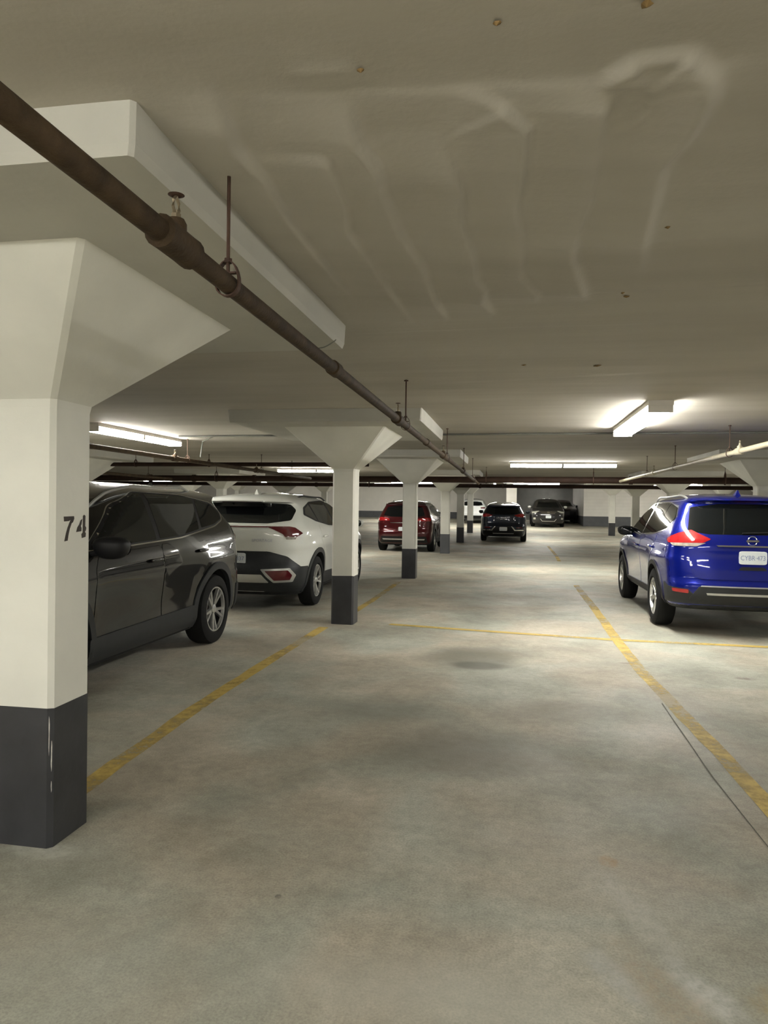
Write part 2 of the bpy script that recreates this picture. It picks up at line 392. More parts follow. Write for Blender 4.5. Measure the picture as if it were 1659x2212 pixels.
SEAMS = [([(1129,526),(1400,518),(1659,508)], 0.005), ([(919,650),(1300,628),(1659,612)], 0.005), ([(480,205),(900,190),(1300,165),(1659,120)], -0.004),
         ([(760,720),(1100,705),(1659,690)], 0.004), ([(900,830),(1659,790)], 0.005), ([(940,890),(1659,868)], 0.008)]
def skim(X, Y):
    Z = np.full(X.shape, CEIL) + riseA(Y)
    near = (X > -1.3) & (X < 4.5) & (Y > 0.6) & (Y < 8)
    x = X[near]; y = Y[near]; h = np.zeros(x.shape)
    def field(poly):
        best = np.full(x.shape, 1e9); sd = np.zeros(x.shape); endf = np.ones(x.shape)
        n = len(poly); across = abs(poly[-1][0]-poly[0][0]) > abs(poly[-1][1]-poly[0][1])
        for i in range(n-1):
            ax, ay = poly[i]; bx, by = poly[i+1]; dx, dy = bx-ax, by-ay; l2 = dx*dx+dy*dy
            t = ((x-ax)*dx+(y-ay)*dy)/l2; tc = np.clip(t, 0, 1)
            qx = x-(ax+tc*dx); qy = y-(ay+tc*dy); d = np.hypot(qx, qy)
            s = -(dx*(y-ay)-dy*(x-ax))
            over = np.where(i == 0, np.clip(-t, 0, None), 0)*math.sqrt(l2) + np.where(i == n-2, np.clip(t-1, 0, None), 0)*math.sqrt(l2)
            g = (i+tc)/(n-1)
            m = d < best; slant = 1.0 if across else 0.42 + 0.58*abs(dy)/math.sqrt(l2)
            best = np.where(m, d, best); sd = np.where(m, np.sign(s)*d, sd)
            endf = np.where(m, np.exp(-over/0.05)*np.clip(np.minimum(g, 1-g)*7+0.15, 0, 1)*slant, endf)
        return sd, endf
    for k, e in enumerate(EDGES):
        p = [unproject(a, b, CEIL) for a, b in e]
        sd, en = field(p)
        A, wl = (0.031, 0.16) if k < 7 else (0.005, 0.03)
        prof = np.where(sd < 0, np.exp(sd/wl), np.exp(-(sd/0.026)**2))
        h = np.maximum(h, A*prof*en)
    for e, A in SEAMS:
        p = [unproject(a, b, CEIL) for a, b in e]
        sd, en = field(p)
        h = h + A*np.where(sd > 0, np.exp(-(sd/0.35)), np.exp(-(sd/0.02)**2))*np.clip(en*1.5, 0, 1)
    h = h + 0.0012*np.sin(9*x+2.0*np.sin(3*y)) * np.sin(5*y+1.7)
    Z[near] = Z[near] - h
    return Z
cx_ = np.concatenate([np.linspace(X0, -1.35, 14), np.arange(-1.3, 2.4, 0.013), np.linspace(2.5, 4.6, 22), np.linspace(5, X1, 8)])
cy_ = np.concatenate([np.linspace(Y0, 0.5, 5), np.arange(0.6, 4.4, 0.014), np.linspace(4.45, 8.2, 90), np.linspace(8.6, 27.5, 16), np.linspace(28, Y1, 14)])
ceiling = grid_slab('ceiling', cx_, cy_, skim, M['ceiling'], True)
tag(ceiling, 'low painted concrete slab ceiling with rippled trowel marks', 'ceiling')
for (px, py, r) in [(1353,640,0.020),(1345,632,0.010),(1290,790,0.035),(1132,788,0.022),(1202,503,0.009),(1290,490,0.008),(1443,490,0.012),(1245,558,0.008),(1397,8,0.013),(1072,48,0.010),(780,150,0.010)]:
    x, y = unproject(px, py, CEIL-0.004)
    n = 9; v = [(0, 0, -0.003)]
    for k in range(n):
        a = 2*PI*k/n; q = r*random.uniform(0.6, 1.25); v.append((q*math.cos(a), q*math.sin(a), 0.004))
    obj('rust_spot', mesh(v, [(0, 1+(k+1) % n, 1+k) for k in range(n)]), M['rust'], ceiling, loc=(x, y, CEIL-0.009))

# ------------------------------------------------------------------ columns
COLW = 0.1402
def oct_ring(h, z, ch, hy=None):
    hy = h if hy is None else hy
    return [(h-ch,-hy,z),(h,-hy+ch,z),(h,hy-ch,z),(h-ch,hy,z),(-h+ch,hy,z),(-h,hy-ch,z),(-h,-hy+ch,z),(-h+ch,-hy,z)]
def column(x, y, label, wobble=0.0, grey=False, panel=True, group='white concrete columns'):
    dz = rise(y); t = empty('column', (x, y, dz))
    tag(t, label, 'column', group)
    b = MB().loft([oct_ring(COLW, 0.60, 0.020), oct_ring(COLW, 1.93, 0.020)]); b.build('shaft', M['white_paint'], t)
    rings = [[(px*1.012, py*1.012, pz + (random.uniform(-0.004, 0.004) if k else 0)) for px, py, pz in oct_ring(COLW, z, 0.020)] for k, z in enumerate((0.0, 0.605))]
    MB().loft(rings).build('painted_base', M['grey_band'] if grey else M['black_paint'], t)
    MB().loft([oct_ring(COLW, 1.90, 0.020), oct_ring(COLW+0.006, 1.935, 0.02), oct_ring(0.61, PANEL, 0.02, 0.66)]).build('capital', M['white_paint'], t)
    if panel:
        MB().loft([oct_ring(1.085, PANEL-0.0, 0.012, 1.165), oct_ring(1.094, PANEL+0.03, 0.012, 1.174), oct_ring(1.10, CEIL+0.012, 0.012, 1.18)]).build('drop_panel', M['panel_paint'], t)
    return t
c0 = column(-2.078, 2.873, 'white concrete column with black base stencilled with number 74')
LROW = [(8.72, 'white column with black base beside the white car'),
        (14.41, 'white column with black base standing in front of the red car'),
        (22.10, 'white column with grey base just right of the red car'),
        (28.58, 'white column with black base between the grey-based column and the blue-grey hatchback'),
        (35.11, 'small white column with black base in front of the far white car')]
for y, lb in LROW: column(-2.078, y, lb, grey=(y == 22.10))
for y, lb in [(14.41, 'large white column with flared top behind the blue car roof, at right edge'),
              (22.10, 'white column just above the blue car roof, left of the largest right one'),
              (28.58, 'white column behind the black mirror of the blue car'),
              (35.11, 'white column with black base standing alone left of the blue car')]:
    column(4.62, y, lb)
for y, lb in [(14.41, 'white column mostly hidden behind the dark grey car'),
              (22.10, 'white flared column seen between dark grey and white car roofs'),
              (28.58, 'white flared column seen above the middle of the white car roof'),
              (35.11, 'white flared column seen above the front of the white car'),
              (41.6, 'distant white column in the gap between white car and red car')]:
    column(-9.5, y, lb)
for x, y, lb in [(-16.8, 28.58, 'distant flared column above the left of the white car roof'),
                 (-16.8, 35.11, 'distant flared column peeking above the white car roof'),
                 (-16.8, 41.6, 'farthest flared column peeking above the white car roof'),
                 (11.3, 35.11, 'distant white column behind the blue car roof at right edge'),
                 (11.3, 41.6, 'farthest white column behind the blue car roof')]:
    column(x, y, lb)
# stencilled number on the near column, two digits of painted plates
def digit(polys, y0, z0, sy, sz):
    b = MB()
    for p in polys:
        n = len(p); v = [(0.0, y0+a*sy, z0-c*sz) for a, c in p] + [(0.0012, y0+a*sy, z0-c*sz) for a, c in p]
        b.add(v, [tuple(range(n)), tuple(reversed(range(n, 2*n)))] + [(i, i+n, (i+1) % n+n, (i+1) % n) for i in range(n)])
    return b
# coordinates read in a 1000-unit sketch of the stencil, y across, z down
seven = [[(465,395),(800,390),(808,480),(770,600),(720,650),(660,850),(620,1060),(595,1260),(490,1278),(540,1000),(590,800),(650,620),(690,520),(625,560),(475,570)]]
four = [[(1085,500),(1060,690),(1035,760),(1060,830),(1055,950),(880,970),(920,800),(980,700),(1030,550)],
        [(1110,390),(1150,345),(1195,390),(1190,760),(1225,830),(1215,920),(1185,980),(1215,1040),(1205,1170),(1075,1205),(1060,1060),(1105,1000)]]
fx = lambda p: [(a-465, c-345) for a, c in p]
for name, polys, lb in (('number_digit', seven, 'stencilled digit seven'), ('number_digit', four, 'stencilled digit four')):
    k = 0.166/760
    o = digit([fx(p) for p in polys], 2.806-2.873, 1.436, k, 0.115/930).build(name, M['digit'], c0, loc=(COLW+0.0002, 0, 0)); o['label'] = lb

M['chip'] = mat('bare_plaster_chip', (0.55, 0.54, 0.50), 0.8, vary=0.3, scale=60)
M['grime'] = mat('brown_grime', (0.20, 0.17, 0.12), 0.9, vary=0.4, scale=60)
def chip(y0, y1, z0, z1, m, name='paint_chip', x=COLW*1.012, n=10, ax='x'):
    pts = [((y0+y1)/2 + (y1-y0)/2*random.uniform(0.5, 1.1)*math.cos(2*PI*k/n), (z0+z1)/2 + (z1-z0)/2*random.uniform(0.7, 1.1)*math.sin(2*PI*k/n)) for k in range(n)]
    ch = 0.020*1.012
    v = []
    for e in (0.0002, 0.0012):
        for a, b in pts:
            if ax == 'x': v.append((x+e, a, b))
            else:       # on the chamfered edge: a runs across the bevel
                q = COLW*1.012; v.append((q-ch*0.5+a*0.707+e*0.707, -q+ch*0.5+a*0.707-e*0.707, b))
    f = [tuple(range(n, 2*n))] + [(i, (i+1) % n, (i+1) % n+n, i+n) for i in range(n)]
    return obj(name, mesh(v, f), m, c0)
chip(-0.009, -0.003, 0.40, 0.57, M['chip'], ax='c'); chip(0.001, 0.008, 0.33, 0.47, M['chip'], ax='c'); chip(0.002, 0.007, 0.24, 0.29, M['chip'], ax='c')
# ------------------------------------------------------------------ walls
def wall_box(name, lo, hi, band=True, m=None, label=None, facing=None):
    """white painted wall with a dark painted band low down"""
    t = empty(name, (0, 0, 0)); tag(t, label, 'wall', kind='structure')
    x0, y0, z0 = lo; x1, y1, z1 = hi
    MB().box(lo, hi).build('wall_face', m or M['wall_white'], t)
    if band: MB().box((x0-0.004, y0-0.004, z0), (x1+0.004, y1+0.004, z0+0.70)).build('painted_band', M['grey_band'], t)
    return t
wall_box('wall_far', (X0, 52.0, 0.3), (-0.42, 52.4, 3.4), label='far white wall with dark grey band behind the red car')
wall_box('wall_pier', (-0.42, 44.0, 0.25), (0.20, 52.4, 3.4), label='white wall end beside the dark recess behind the blue-grey hatchback')
wall_box('wall_recess', (0.20, 52.0, 0.3), (4.15, 52.4, 3.4), band=False, m=M['grey_wall'], label='dark grey back wall of the recess behind the facing car')
wr = wall_box('wall_store', (4.15, 44.0, 0.25), (X1, 52.4, 3.4), label='white block wall with dark grey band behind the blue car')
for k in range(9):      # block courses, raised joints of the store wall
    MB().box((4.17, 43.994, 1.16+0.2*k), (X1, 44.004, 1.168+0.2*k)).build('block_course', M['joint'], wr)
wall_box('wall_left', (X0-0.3, Y0, 0), (X0, Y1, 3.4), label='white garage side wall far to the left')
wall_box('wall_right', (X1, Y0, 0), (X1+0.3, Y1, 3.4), label='white garage side wall far to the right')
wall_box('wall_back', (X0, Y0-0.3, 0), (X1, Y0, 3.0), label='white garage wall behind the viewer')

# ------------------------------------------------------------------ ceiling lights
def ceiling_light(x, y, along, label, z=None, length=2.44, tubes=2, drop=0.0):
    zc = CEIL + rise(y) - drop
    t = empty('ceiling_light', (x, y, zc), (0, 0, 0 if along == 'y' else PI/2))
    tag(t, label, 'ceiling light', 'fluorescent ceiling lights')
    MB().box((-0.118, -length/2, -0.050), (0.118, length/2, 0.002 + drop)).build('tray', M['tray'], t)
    n = tubes; seg = length/n
    for k in range(n):
        y0 = -length/2 + k*seg + 0.02; y1 = y0 + seg - 0.04
        prof = [(-0.105, -0.045), (-0.112, -0.075), (-0.085, -0.115), (0.085, -0.115), (0.112, -0.075), (0.105, -0.045)]
        rings = [[(a, yy, b) for a, b in prof] for yy in (y0, y1)]
        MB().loft([list(r) for r in rings]).build('diffuser', M['diffuser'], t)
        for ye in (y0-0.006, y1-0.004):
            MB().box((-0.115, ye, -0.118), (0.115, ye+0.010, -0.040)).build('end_cap', M['tray'], t)
    return t
ceiling_light(-5.58, 9.85, 'y', 'long lit ceiling light above the dark grey car roof')
ceiling_light(1.38, 8.40, 'y', 'slanting lit ceiling light at upper right, over the yellow line')
ceiling_light(1.12, 17.1, 'x', 'lit two-part ceiling light, nearer of the pair above the facing car')
ceiling_light(0.72, 31.0, 'x', 'lit two-part ceiling light, farther and lower of the pair above the facing car')
ceiling_light(-5.75, 20.4, 'x', 'lit strip light ending at the column beside the white car')
ceiling_light(-14.6, 31.9, 'x', 'distant glowing light above the rear of the dark grey car')
ceiling_light(-20.5, 38.0, 'x', 'distant glowing light far left above the dark grey car')
ceiling_light(5.55, 29.6, 'x', 'small distant light left of the largest right-hand column')
ceiling_light(6.85, 31.2, 'x', 'small distant light strip under the brown pipe at right', length=1.22, tubes=1)
ceiling_light(6.9, 21.2, 'y', 'small bright light end beside the right-hand flared column', length=1.22, tubes=1)
ceiling_light(-5.4, 38.5, 'x', 'dim distant light strip above the red car')
ceiling_light(1.2, 39.0, 'x', 'distant light strip in front of the dark recess')
# unseen lights: one inferred behind the viewer, all others added for brightness
for x, y, a, lb in [(0.9, -1.7, 'x', 'ceiling light behind the viewer'), (-2.6, -1.9, 'x', 'added ceiling light behind the viewer, nearer the numbered column'), (-6.2, -1.2, 'y', 'added ceiling light behind the viewer on the left'),
                    (8.2, 6.0, 'y', 'added ceiling light over the right-hand stalls, out of view'), (8.2, -1.0, 'y', 'added ceiling light to the right of the viewer'),
                    (-12.5, 14.0, 'y', 'added ceiling light over the left-hand stalls, out of view'), (9.5, 16.0, 'x', 'added ceiling light beyond the blue car, out of view'),
                    (8.5, 39.6, 'x', 'added ceiling light before the white block wall, hidden by pipes'), (-8.0, 46.5, 'x', 'added ceiling light near the far white wall'),  # far lights from here on are added to brighten the far walls
                    (-17.5, 45.5, 'x', 'added ceiling light near the far left wall'), (-2.2, 41.5, 'x', 'added ceiling light before the far white car'), (2.2, 50.2, 'x', 'added ceiling light inside the dark recess')]:  # the last is an added lamp that lifts the recess wall
    ceiling_light(x, y, a, lb, **(dict(length=0.62, tubes=1) if 'recess' in lb else {}))

# ------------------------------------------------------------------ pipes
def ring_mesh(r, w=0.022, th=0.004, n=22, drop=0.0):
    """swivel-ring hanger in the xz plane, a little taller than the pipe"""
    b = MB(); R = []
    for k in range(n):
        a = 2*PI*k/n; c, s = math.cos(a), math.sin(a)
        e = r*1.2; o = e+th; zt = 1.15*r*(1 if s > 0 else 0)*abs(s)
        R.append([(e*c, -w/2, e*s+zt), (o*c, -w/2, o*s+zt), (o*c, w/2, o*s+zt), (e*c, w/2, e*s+zt)])
    R.append(R[0]); return b.loft(R, cap=False)
def pipe(name, p0, p1, r, m, label, hangers=(), heads=(), couplings=(), group='overhead pipes', cat='pipe', ceil=CEIL, heads_mat=None):
    p0 = Vector(p0); p1 = Vector(p1); d = p1-p0; yaw = math.atan2(d.y, d.x) - PI/2
    t = empty(name, p0); tag(t, label, cat, group)
    n = 24; pts = [d*(k/n) for k in range(n+1)]
    MB().tube(pts, r, 18).build('pipe_run', m, t, smooth=True)
    def at(s): return d*s
    def face(o): o.rotation_euler = (0, 0, yaw); return o
    for s in hangers:
        q = at(s); top = ceil + rise(p0.y+q.y) - (p0.z+q.z)
        g = face(ring_mesh(r).build('hanger_ring', M['rod'], t, loc=q))
        hb = MB().tube([(0, 0, r*0.95), (0, 0, top)], 0.006, 8)
        hb.box((-r*0.9, -0.006, r*1.05), (r*0.9, 0.006, r*1.05+0.006))
        hb.tube([(0, 0, top-0.004), (0, 0, top-0.012)], 0.018, 10); hb.tube([(0, 0, r*2.2), (0, 0, r*2.65)], 0.013, 6)
        hb.build('hanger_rod', M['rod'], g)
    for s in couplings:
        q = at(s); u = d.normalized()
        MB().tube([q-u*0.05, q-u*0.045, q+u*0.045, q+u*0.05], r*1.25, 16, taper=[0.86, 1, 1, 0.86]).build('coupling', m, t, smooth=True)
    for s in heads:
        q = at(s); u = d.normalized(); R = r
        b = MB().tube([q-u*0.095, q-u*0.085, q-u*0.05, q+u*0.05, q+u*0.085, q+u*0.095], R*1.45, 16, taper=[0.75, 1.0, 0.97, 0.97, 1.0, 0.75])
        b.tube([q, q+Vector((0, 0, R*1.7)), q+Vector((0, 0, R*2.05))], R*0.95, 12, taper=[1, 1, 0.8])
        tee = b.build('tee_fitting', m, t, smooth=True)
        h = MB().tube([(0, 0, R*2.0), (0, 0, R*2.5)], 0.014, 6); h.tube([(0, 0, R*2.5), (0, 0, R*2.8)], 0.010, 8)
        for sx in (-1, 1):
            h.tube([(0, sx*0.008, R*2.6), (0, sx*0.017, R*2.6+0.012), (0, sx*0.015, R*2.6+0.03), (0, 0, R*2.6+0.045)], 0.0045, 6)
        h.build('sprinkler_frame', heads_mat or M['brass'], t, loc=q)
        z = R*2.6+0.045
        dv = MB().tube([(0, 0, z), (0, 0, z+0.003), (0, 0, z+0.006)], 0.022, 16, taper=[0.6, 1.0, 0.5]); dv.build('sprinkler_deflector', M['rod'], t, loc=q)
    return t
PY0, PY1 = -2.0, 18.55
def pz(y): return 2.203 - 0.0072*y
def fr(y): return (y-PY0)/(PY1-PY0)
pipe('sprinkler_pipe', (-0.893, PY0, pz(PY0)), (-0.893, PY1, pz(PY1)), 0.030, M['pipe_brown'], 'brown sprinkler pipe running overhead past the numbered column into the distance',
     hangers=[fr(y) for y in (-0.9, 2.11, 5.85, 9.6, 12.9, 15.7)], heads=[fr(y) for y in (1.76, 5.45, 9.1, 12.7, 16.3)], couplings=[fr(3.46), fr(7.3)])
pipe('sprinkler_pipe', (2.62, 3.0, 2.205), (2.62, 18.5, 2.16), 0.032, M['pipe_cream'], 'cream painted sprinkler pipe above the blue car',
     hangers=[(y-3)/15.5 for y in (5.0, 9.4, 12.4, 14.9)], heads=[(y-3)/15.5 for y in (5.4, 9.0, 14.2)], heads_mat=M['pipe_cream'])
pipe('sprinkler_pipe', (-5.25, 2.0, 2.205), (-5.4, 18.5, 2.17), 0.034, M['pipe_brown'], 'brown sprinkler pipe running above the dark grey car',
     hangers=[(y-2)/16.5 for y in (4.2, 11.0, 14.6, 16.8)], heads=[(y-2)/16.5 for y in (10.55, 14.3)])
pipe('sprinkler_pipe', (-9.95, 6.0, 2.20), (-9.95, 19.5, 2.17), 0.040, M['pipe_brown'], 'lower brown pipe slanting just above the dark grey car roof',
     hangers=[0.62, 0.68, 0.9], heads=[0.645])
pipe('drain_pipe', (-15.0, 15.15, 2.325), (-2.95, 14.35, 2.32), 0.045, M['pipe_red'], 'dark pipe crossing level behind the first flared column',
     hangers=[0.55, 0.70, 0.93], couplings=[0.95])
pipe('main_pipe', (X0+0.2, 20.8, 2.20), (-2.6, 19.4, 2.20), 0.085, M['pipe_red'], 'thick dark brown main pipe crossing above the white car',
     hangers=[0.4, 0.55, 0.75, 0.9], couplings=[0.66, 0.72, 0.80])
pipe('main_pipe', (-2.56, 19.398, 2.20), (X1-0.2, 18.0, 2.20), 0.085, M['pipe_red'], 'thick dark brown main pipe crossing above the far cars and the blue car',
     hangers=[0.10, 0.25, 0.42, 0.6, 0.8], couplings=[0.3, 0.55])
pipe('main_pipe', (X0+0.2, 27.4, 2.24), (X1-0.2, 26.4, 2.24), 0.07, M['pipe_red'], 'second brown main pipe farther back, below the first',
     hangers=[0.3, 0.5, 0.62, 0.75, 0.9], couplings=[0.45, 0.6])
pipe('conduit', (-5.2, 10.42, CEIL-0.014), (9.0, 10.0, CEIL-0.016), 0.014, M['conduit'], 'thin grey conduit crossing the ceiling behind the slanting light', cat='conduit')
# small looped wire hanging at the near pipe
lp = [(-1.03+0.10*math.cos(a), 3.62+0.02*math.sin(3*a), 2.36+0.035*math.sin(a)) for a in np.linspace(-2.9, 0.1, 18)]
tag(MB().tube([(-1.20, 3.62, 2.375)]+lp, 0.003, 6).build('loose_wire', M['conduit'], None, smooth=True), 'thin curled loose wire hanging beside the brown sprinkler pipe', 'wire')
cw = MB().tube([(-4.62, 10.42, CEIL-0.02), (-4.80, 10.42, CEIL-0.10), (-4.83, 10.42, CEIL-0.34)], 0.010, 8).build('conduit_drop', M['conduit'], None, smooth=True)
tag(cw, 'short thin bent conduit dropping from the ceiling above the dark grey car', 'conduit')
# ------------------------------------------------------------------ cars
def pchip(xs, ys):
    xs = np.asarray(xs, float); ys = np.asarray(ys, float); h = np.diff(xs); d = np.diff(ys)/h
    m = np.zeros(len(xs)); m[0] = d[0]; m[-1] = d[-1]
    for i in range(1, len(xs)-1):
        if d[i-1]*d[i] > 0:
            w1 = 2*h[i]+h[i-1]; w2 = h[i]+2*h[i-1]; m[i] = (w1+w2)/(w1/d[i-1]+w2/d[i])
    def f(q):
        q = np.clip(q, xs[0], xs[-1]); i = np.clip(np.searchsorted(xs, q)-1, 0, len(h)-1)
        t = (q-xs[i])/h[i]
        return ((2*t**3-3*t**2+1)*ys[i] + (t**3-2*t**2+t)*h[i]*m[i] + (-2*t**3+3*t**2)*ys[i+1] + (t**3-t**2)*h[i]*m[i+1])
    return f
def tab(rows, k): return pchip([r[0] for r in rows], [r[k] for r in rows])

def body_mesh(S):
    """loft of plan outlines: rear(z), front(z) in metres from the ends, half width(z)"""
    L, H = S['L'], S['H']
    R = S['rear']; F = S['front']; Wt = S['width']
    fr_ = tab(R, 1); fa = tab(R, 2); ff = tab(F, 1); fb = tab(F, 2); fw = tab(Wt, 1)
    zs = sorted(set([round(z, 4) for z in list(np.linspace(S['zb'], 0.85, 16)) + list(np.linspace(0.85, 1.15, 16)) + list(np.linspace(1.15, H-0.14, 18)) + [H-0.14*(1-math.sin(PI/2*k/14)) for k in range(15)]]))
    NR, NS, NF = 18, 26, 18
    rings = []
    for z in zs:
        yr = -L/2 + float(fr_(z)); ar = float(fa(z)); yf = L/2 - float(ff(z)); af = float(fb(z)); w = float(fw(z))
        if yf - yr < ar+af+0.1:
            k = (yf-yr-0.1)/(ar+af); ar *= k; af *= k
        mid = (yr+yf)/2 - 0.1; half = L/2
        def X(y, w=w, z=z):
            x = w*(1 - S.get('bow', 0.035)*((y-mid)/half)**2)
            if z < 1.02:
                hz = max(0.0, 1-((z-0.62)/0.42)**2)
                for ya in (S['ra'], S['fa']): x += S.get('flare', 0.022)*hz*math.exp(-((y-ya)/0.42)**4)
                dm = (y-(S['ra']+S['fa'])/2)/1.05
                x -= S.get('waist', 0.02)*math.exp(-dm**4)*math.exp(-((z-0.55)/0.22)**2)
                x += 0.010*math.exp(-((z-0.90)/0.05)**2)
            return x
        pr_, pf_ = S.get('pr', 2.9), S.get('pf', 2.4); half_pts = []
        for i in range(NR):
            th = PI/2*i/NR; y = yr + ar*(1-math.cos(th)**(2/pr_)); half_pts.append((X(y)*math.sin(th)**(2/pr_) if i else 0.0, y))
        for i in range(NS+1):
            y = yr+ar + (yf-af-yr-ar)*i/NS; half_pts.append((X(y), y))
        for i in range(NF-1, -1, -1):
            th = PI/2*i/NF; y = yf - af*(1-math.cos(th)**(2/pf_)); half_pts.append((X(y)*math.sin(th)**(2/pf_) if i else 0.0, y))
        ring = [(x, y, z) for x, y in half_pts] + [(-x, y, z) for x, y in reversed(half_pts[1:-1])]
        rings.append(ring)
    b = MB().loft(rings); return mesh(b.v, b.f, True, 60), zs

def round_poly(p, r, n=4):
    out = []; m = len(p)
    for i in range(m):
        a = Vector(p[i-1]); b = Vector(p[i]); c = Vector(p[(i+1) % m])
        u = a-b; v = c-b; k = min(r, 0.45*u.length, 0.45*v.length)
        s = b+u.normalized()*k; e = b+v.normalized()*k
        for j in range(n+1):
            t = j/n; q = s*(1-t)**2 + b*2*t*(1-t) + e*t*t; out.append((q.x, q.y))
    return out
def inside(pt, poly):
    x, y = pt; c = False; n = len(poly); j = n-1
    for i in range(n):
        xi, yi = poly[i]; xj, yj = poly[j]
        if (yi > y) != (yj > y) and x < (xj-xi)*(y-yi)/(yj-yi+1e-12)+xi: c = not c
        j = i
    return c
class Car:
    def __init__(s, S, loc, rz=0.0, scale=1.0, label='', group='parked cars', name='suv', fine=True):
        s.S = S; s.fine = fine
        s.root = empty(name, loc, (math.atan(0.022) if (loc[1] > 29 and abs(rz) < 0.3) else (-math.atan(0.022) if loc[1] > 29 else 0), 0, rz))
        s.root.scale = (scale,)*3; tag(s.root, label, 'car', group)
        me, zs = body_mesh(S); s.raw = me
        s.bvh = BVHTree.FromPolygons([v.co.copy() for v in me.vertices], [tuple(p.vertices) for p in me.polygons])
        s.body = obj('body', me, S['paint'], s.root); me.materials.append(M['well'])
        s.cut_wheels()
    def cut_wheels(s):
        S = s.S; mods = []; cutters = []
        for ya in (S['ra'], S['fa']):
            for sx in (-1, 1):
                v, f = lathe_x([(0.0, 0.001), (0.0, S['well']), (0.6, S['well']), (0.6, 0.001)], 36)
                cm = mesh(v, f); cm.materials.append(M['well'])
                bmx = bmesh.new(); bmx.from_mesh(cm); bmesh.ops.remove_doubles(bmx, verts=bmx.verts, dist=0.002); bmesh.ops.recalc_face_normals(bmx, faces=bmx.faces); bmx.to_mesh(cm); bmx.free()
                c = bpy.data.objects.new('cut', cm); COL.objects.link(c)
                c.location = (sx*(S['W']/2-0.36) if sx > 0 else -(S['W']/2-0.36), ya, S['wr']+0.005); c.rotation_euler = (0, 0, 0 if sx > 0 else PI)
                cutters.append(c)
        tmp = bpy.data.objects.new('tmpb', s.body.data); COL.objects.link(tmp)
        for c in cutters:
            md = tmp.modifiers.new('b', 'BOOLEAN'); md.operation = 'DIFFERENCE'; md.object = c; md.solver = 'EXACT'
        dg = bpy.context.evaluated_depsgraph_get(); me = bpy.data.meshes.new_from_object(tmp.evaluated_get(dg))
        bpy.data.objects.remove(tmp, do_unlink=True)
        for c in cutters: bpy.data.objects.remove(c, do_unlink=True)
        me.materials.clear(); me.materials.append(S['paint']); me.materials.append(M['well'])
        S_ = S
        for p in me.polygons:
            c = p.center; k = 0
            for ya in (S_['ra'], S_['fa']):
                d = math.hypot(c.y-ya, c.z-S_['wr']-0.005)
                if d < S_['well']+0.004 and abs(c.x) < S_['W']/2+0.05 and (d > S_['well']-0.03 or abs(abs(c.x)-(S_['W']/2-0.36)) < 0.01): k = 1
            if c.z < S_['zb']+0.045: k = 1
            p.material_index = k
        me.polygons.foreach_set('use_smooth', [True]*len(me.polygons)); me.set_sharp_from_angle(angle=math.radians(40))
        s.body.data = me
    # angle a: 0 looks at the rear, 90 at the right side, -90 at the left, 180 at the front
    def cast(s, u, v, a):
        a = math.radians(a); d = Vector((-math.sin(a), math.cos(a), 0)); ua = Vector((math.cos(a), math.sin(a), 0))
        if abs(math.sin(2*a)) > 0.02:      # corner view: u is measured from the corner, outwards around it
            S = s.S; ref = Vector((math.copysign(S['W']/2-0.15, math.sin(a)), (-1 if math.cos(a) > 0 else 1)*(S['L']/2-0.15), 0)); u = u + ref.dot(ua)
        hit, nrm, i, dist = s.bvh.ray_cast(ua*u - d*5 + Vector((0, 0, v)), d)
        return hit, nrm, d
    def patch(s, name, poly, a, m, off=0.004, depth=0.012, res=0.045, rnd=0.02, parent=None, label=None):
        if rnd: poly = round_poly(poly, rnd)
        pts = []; n0 = len(poly)
        for i in range(n0):
            p, q = poly[i], poly[(i+1) % n0]; k = max(1, int(math.dist(p, q)/res))
            for j in range(k): pts.append((p[0]+(q[0]-p[0])*j/k, p[1]+(q[1]-p[1])*j/k))
        nb = len(pts); bnd = list(pts)
        xs = [p[0] for p in pts]; ys = [p[1] for p in pts]
        segs = bnd
        gx = np.arange(min(xs)+res*0.5, max(xs), res); gy = np.arange(min(ys)+res*0.5, max(ys), res)
        B = np.array(bnd)
        for x in gx:
            for y in gy:
                if inside((x, y), bnd) and np.min(np.hypot(B[:, 0]-x, B[:, 1]-y)) > res*0.42: pts.append((x, y))
        vo, eo, fo, ov, oe, of = delaunay_2d_cdt([Vector(p) for p in pts], [], [list(range(nb))], 1, 1e-5)
        tris = []
        for f in fo:
            c = sum((vo[i] for i in f), Vector((0, 0)))/len(f)
            if inside((c.x, c.y), bnd): tris.append(tuple(f))
        top = []; low = []; ok = []
        for p in vo:
            h, nn, d = s.cast(p.x, p.y, a)
            ok.append(h is not None)
            h = h or Vector((0, 0, 0)); top.append(h - d*off); low.append(h + d*depth)
        tris = [t for t in tris if all(ok[i] for i in t)]
        if not tris: return None
        # orient outward
        t0 = max(tris, key=lambda t: ((top[t[1]]-top[t[0]]).cross(top[t[2]]-top[t[0]])).length)
        nrm = (top[t0[1]]-top[t0[0]]).cross(top[t0[2]]-top[t0[0]])
        if nrm.dot(d) > 0: tris = [tuple(reversed(t)) for t in tris]
        cnt = {}
        for t in tris:
            for i in range(3):
                e = (t[i], t[(i+1) % 3]); cnt[e] = 1
        rim = [e for e in cnt if (e[1], e[0]) not in cnt]
        n = len(top); faces = list(tris) + [(e[1], e[0], e[0]+n, e[1]+n) for e in rim]
        used = sorted({i for f in faces for i in f}); mp = {i: k for k, i in enumerate(used)}
        allv = top+low
        me = mesh([allv[i] for i in used], [tuple(mp[i] for i in f) for f in faces], True, 35)
        o = obj(name, me, m, parent or s.root)
        if label: o['label'] = label
        return o
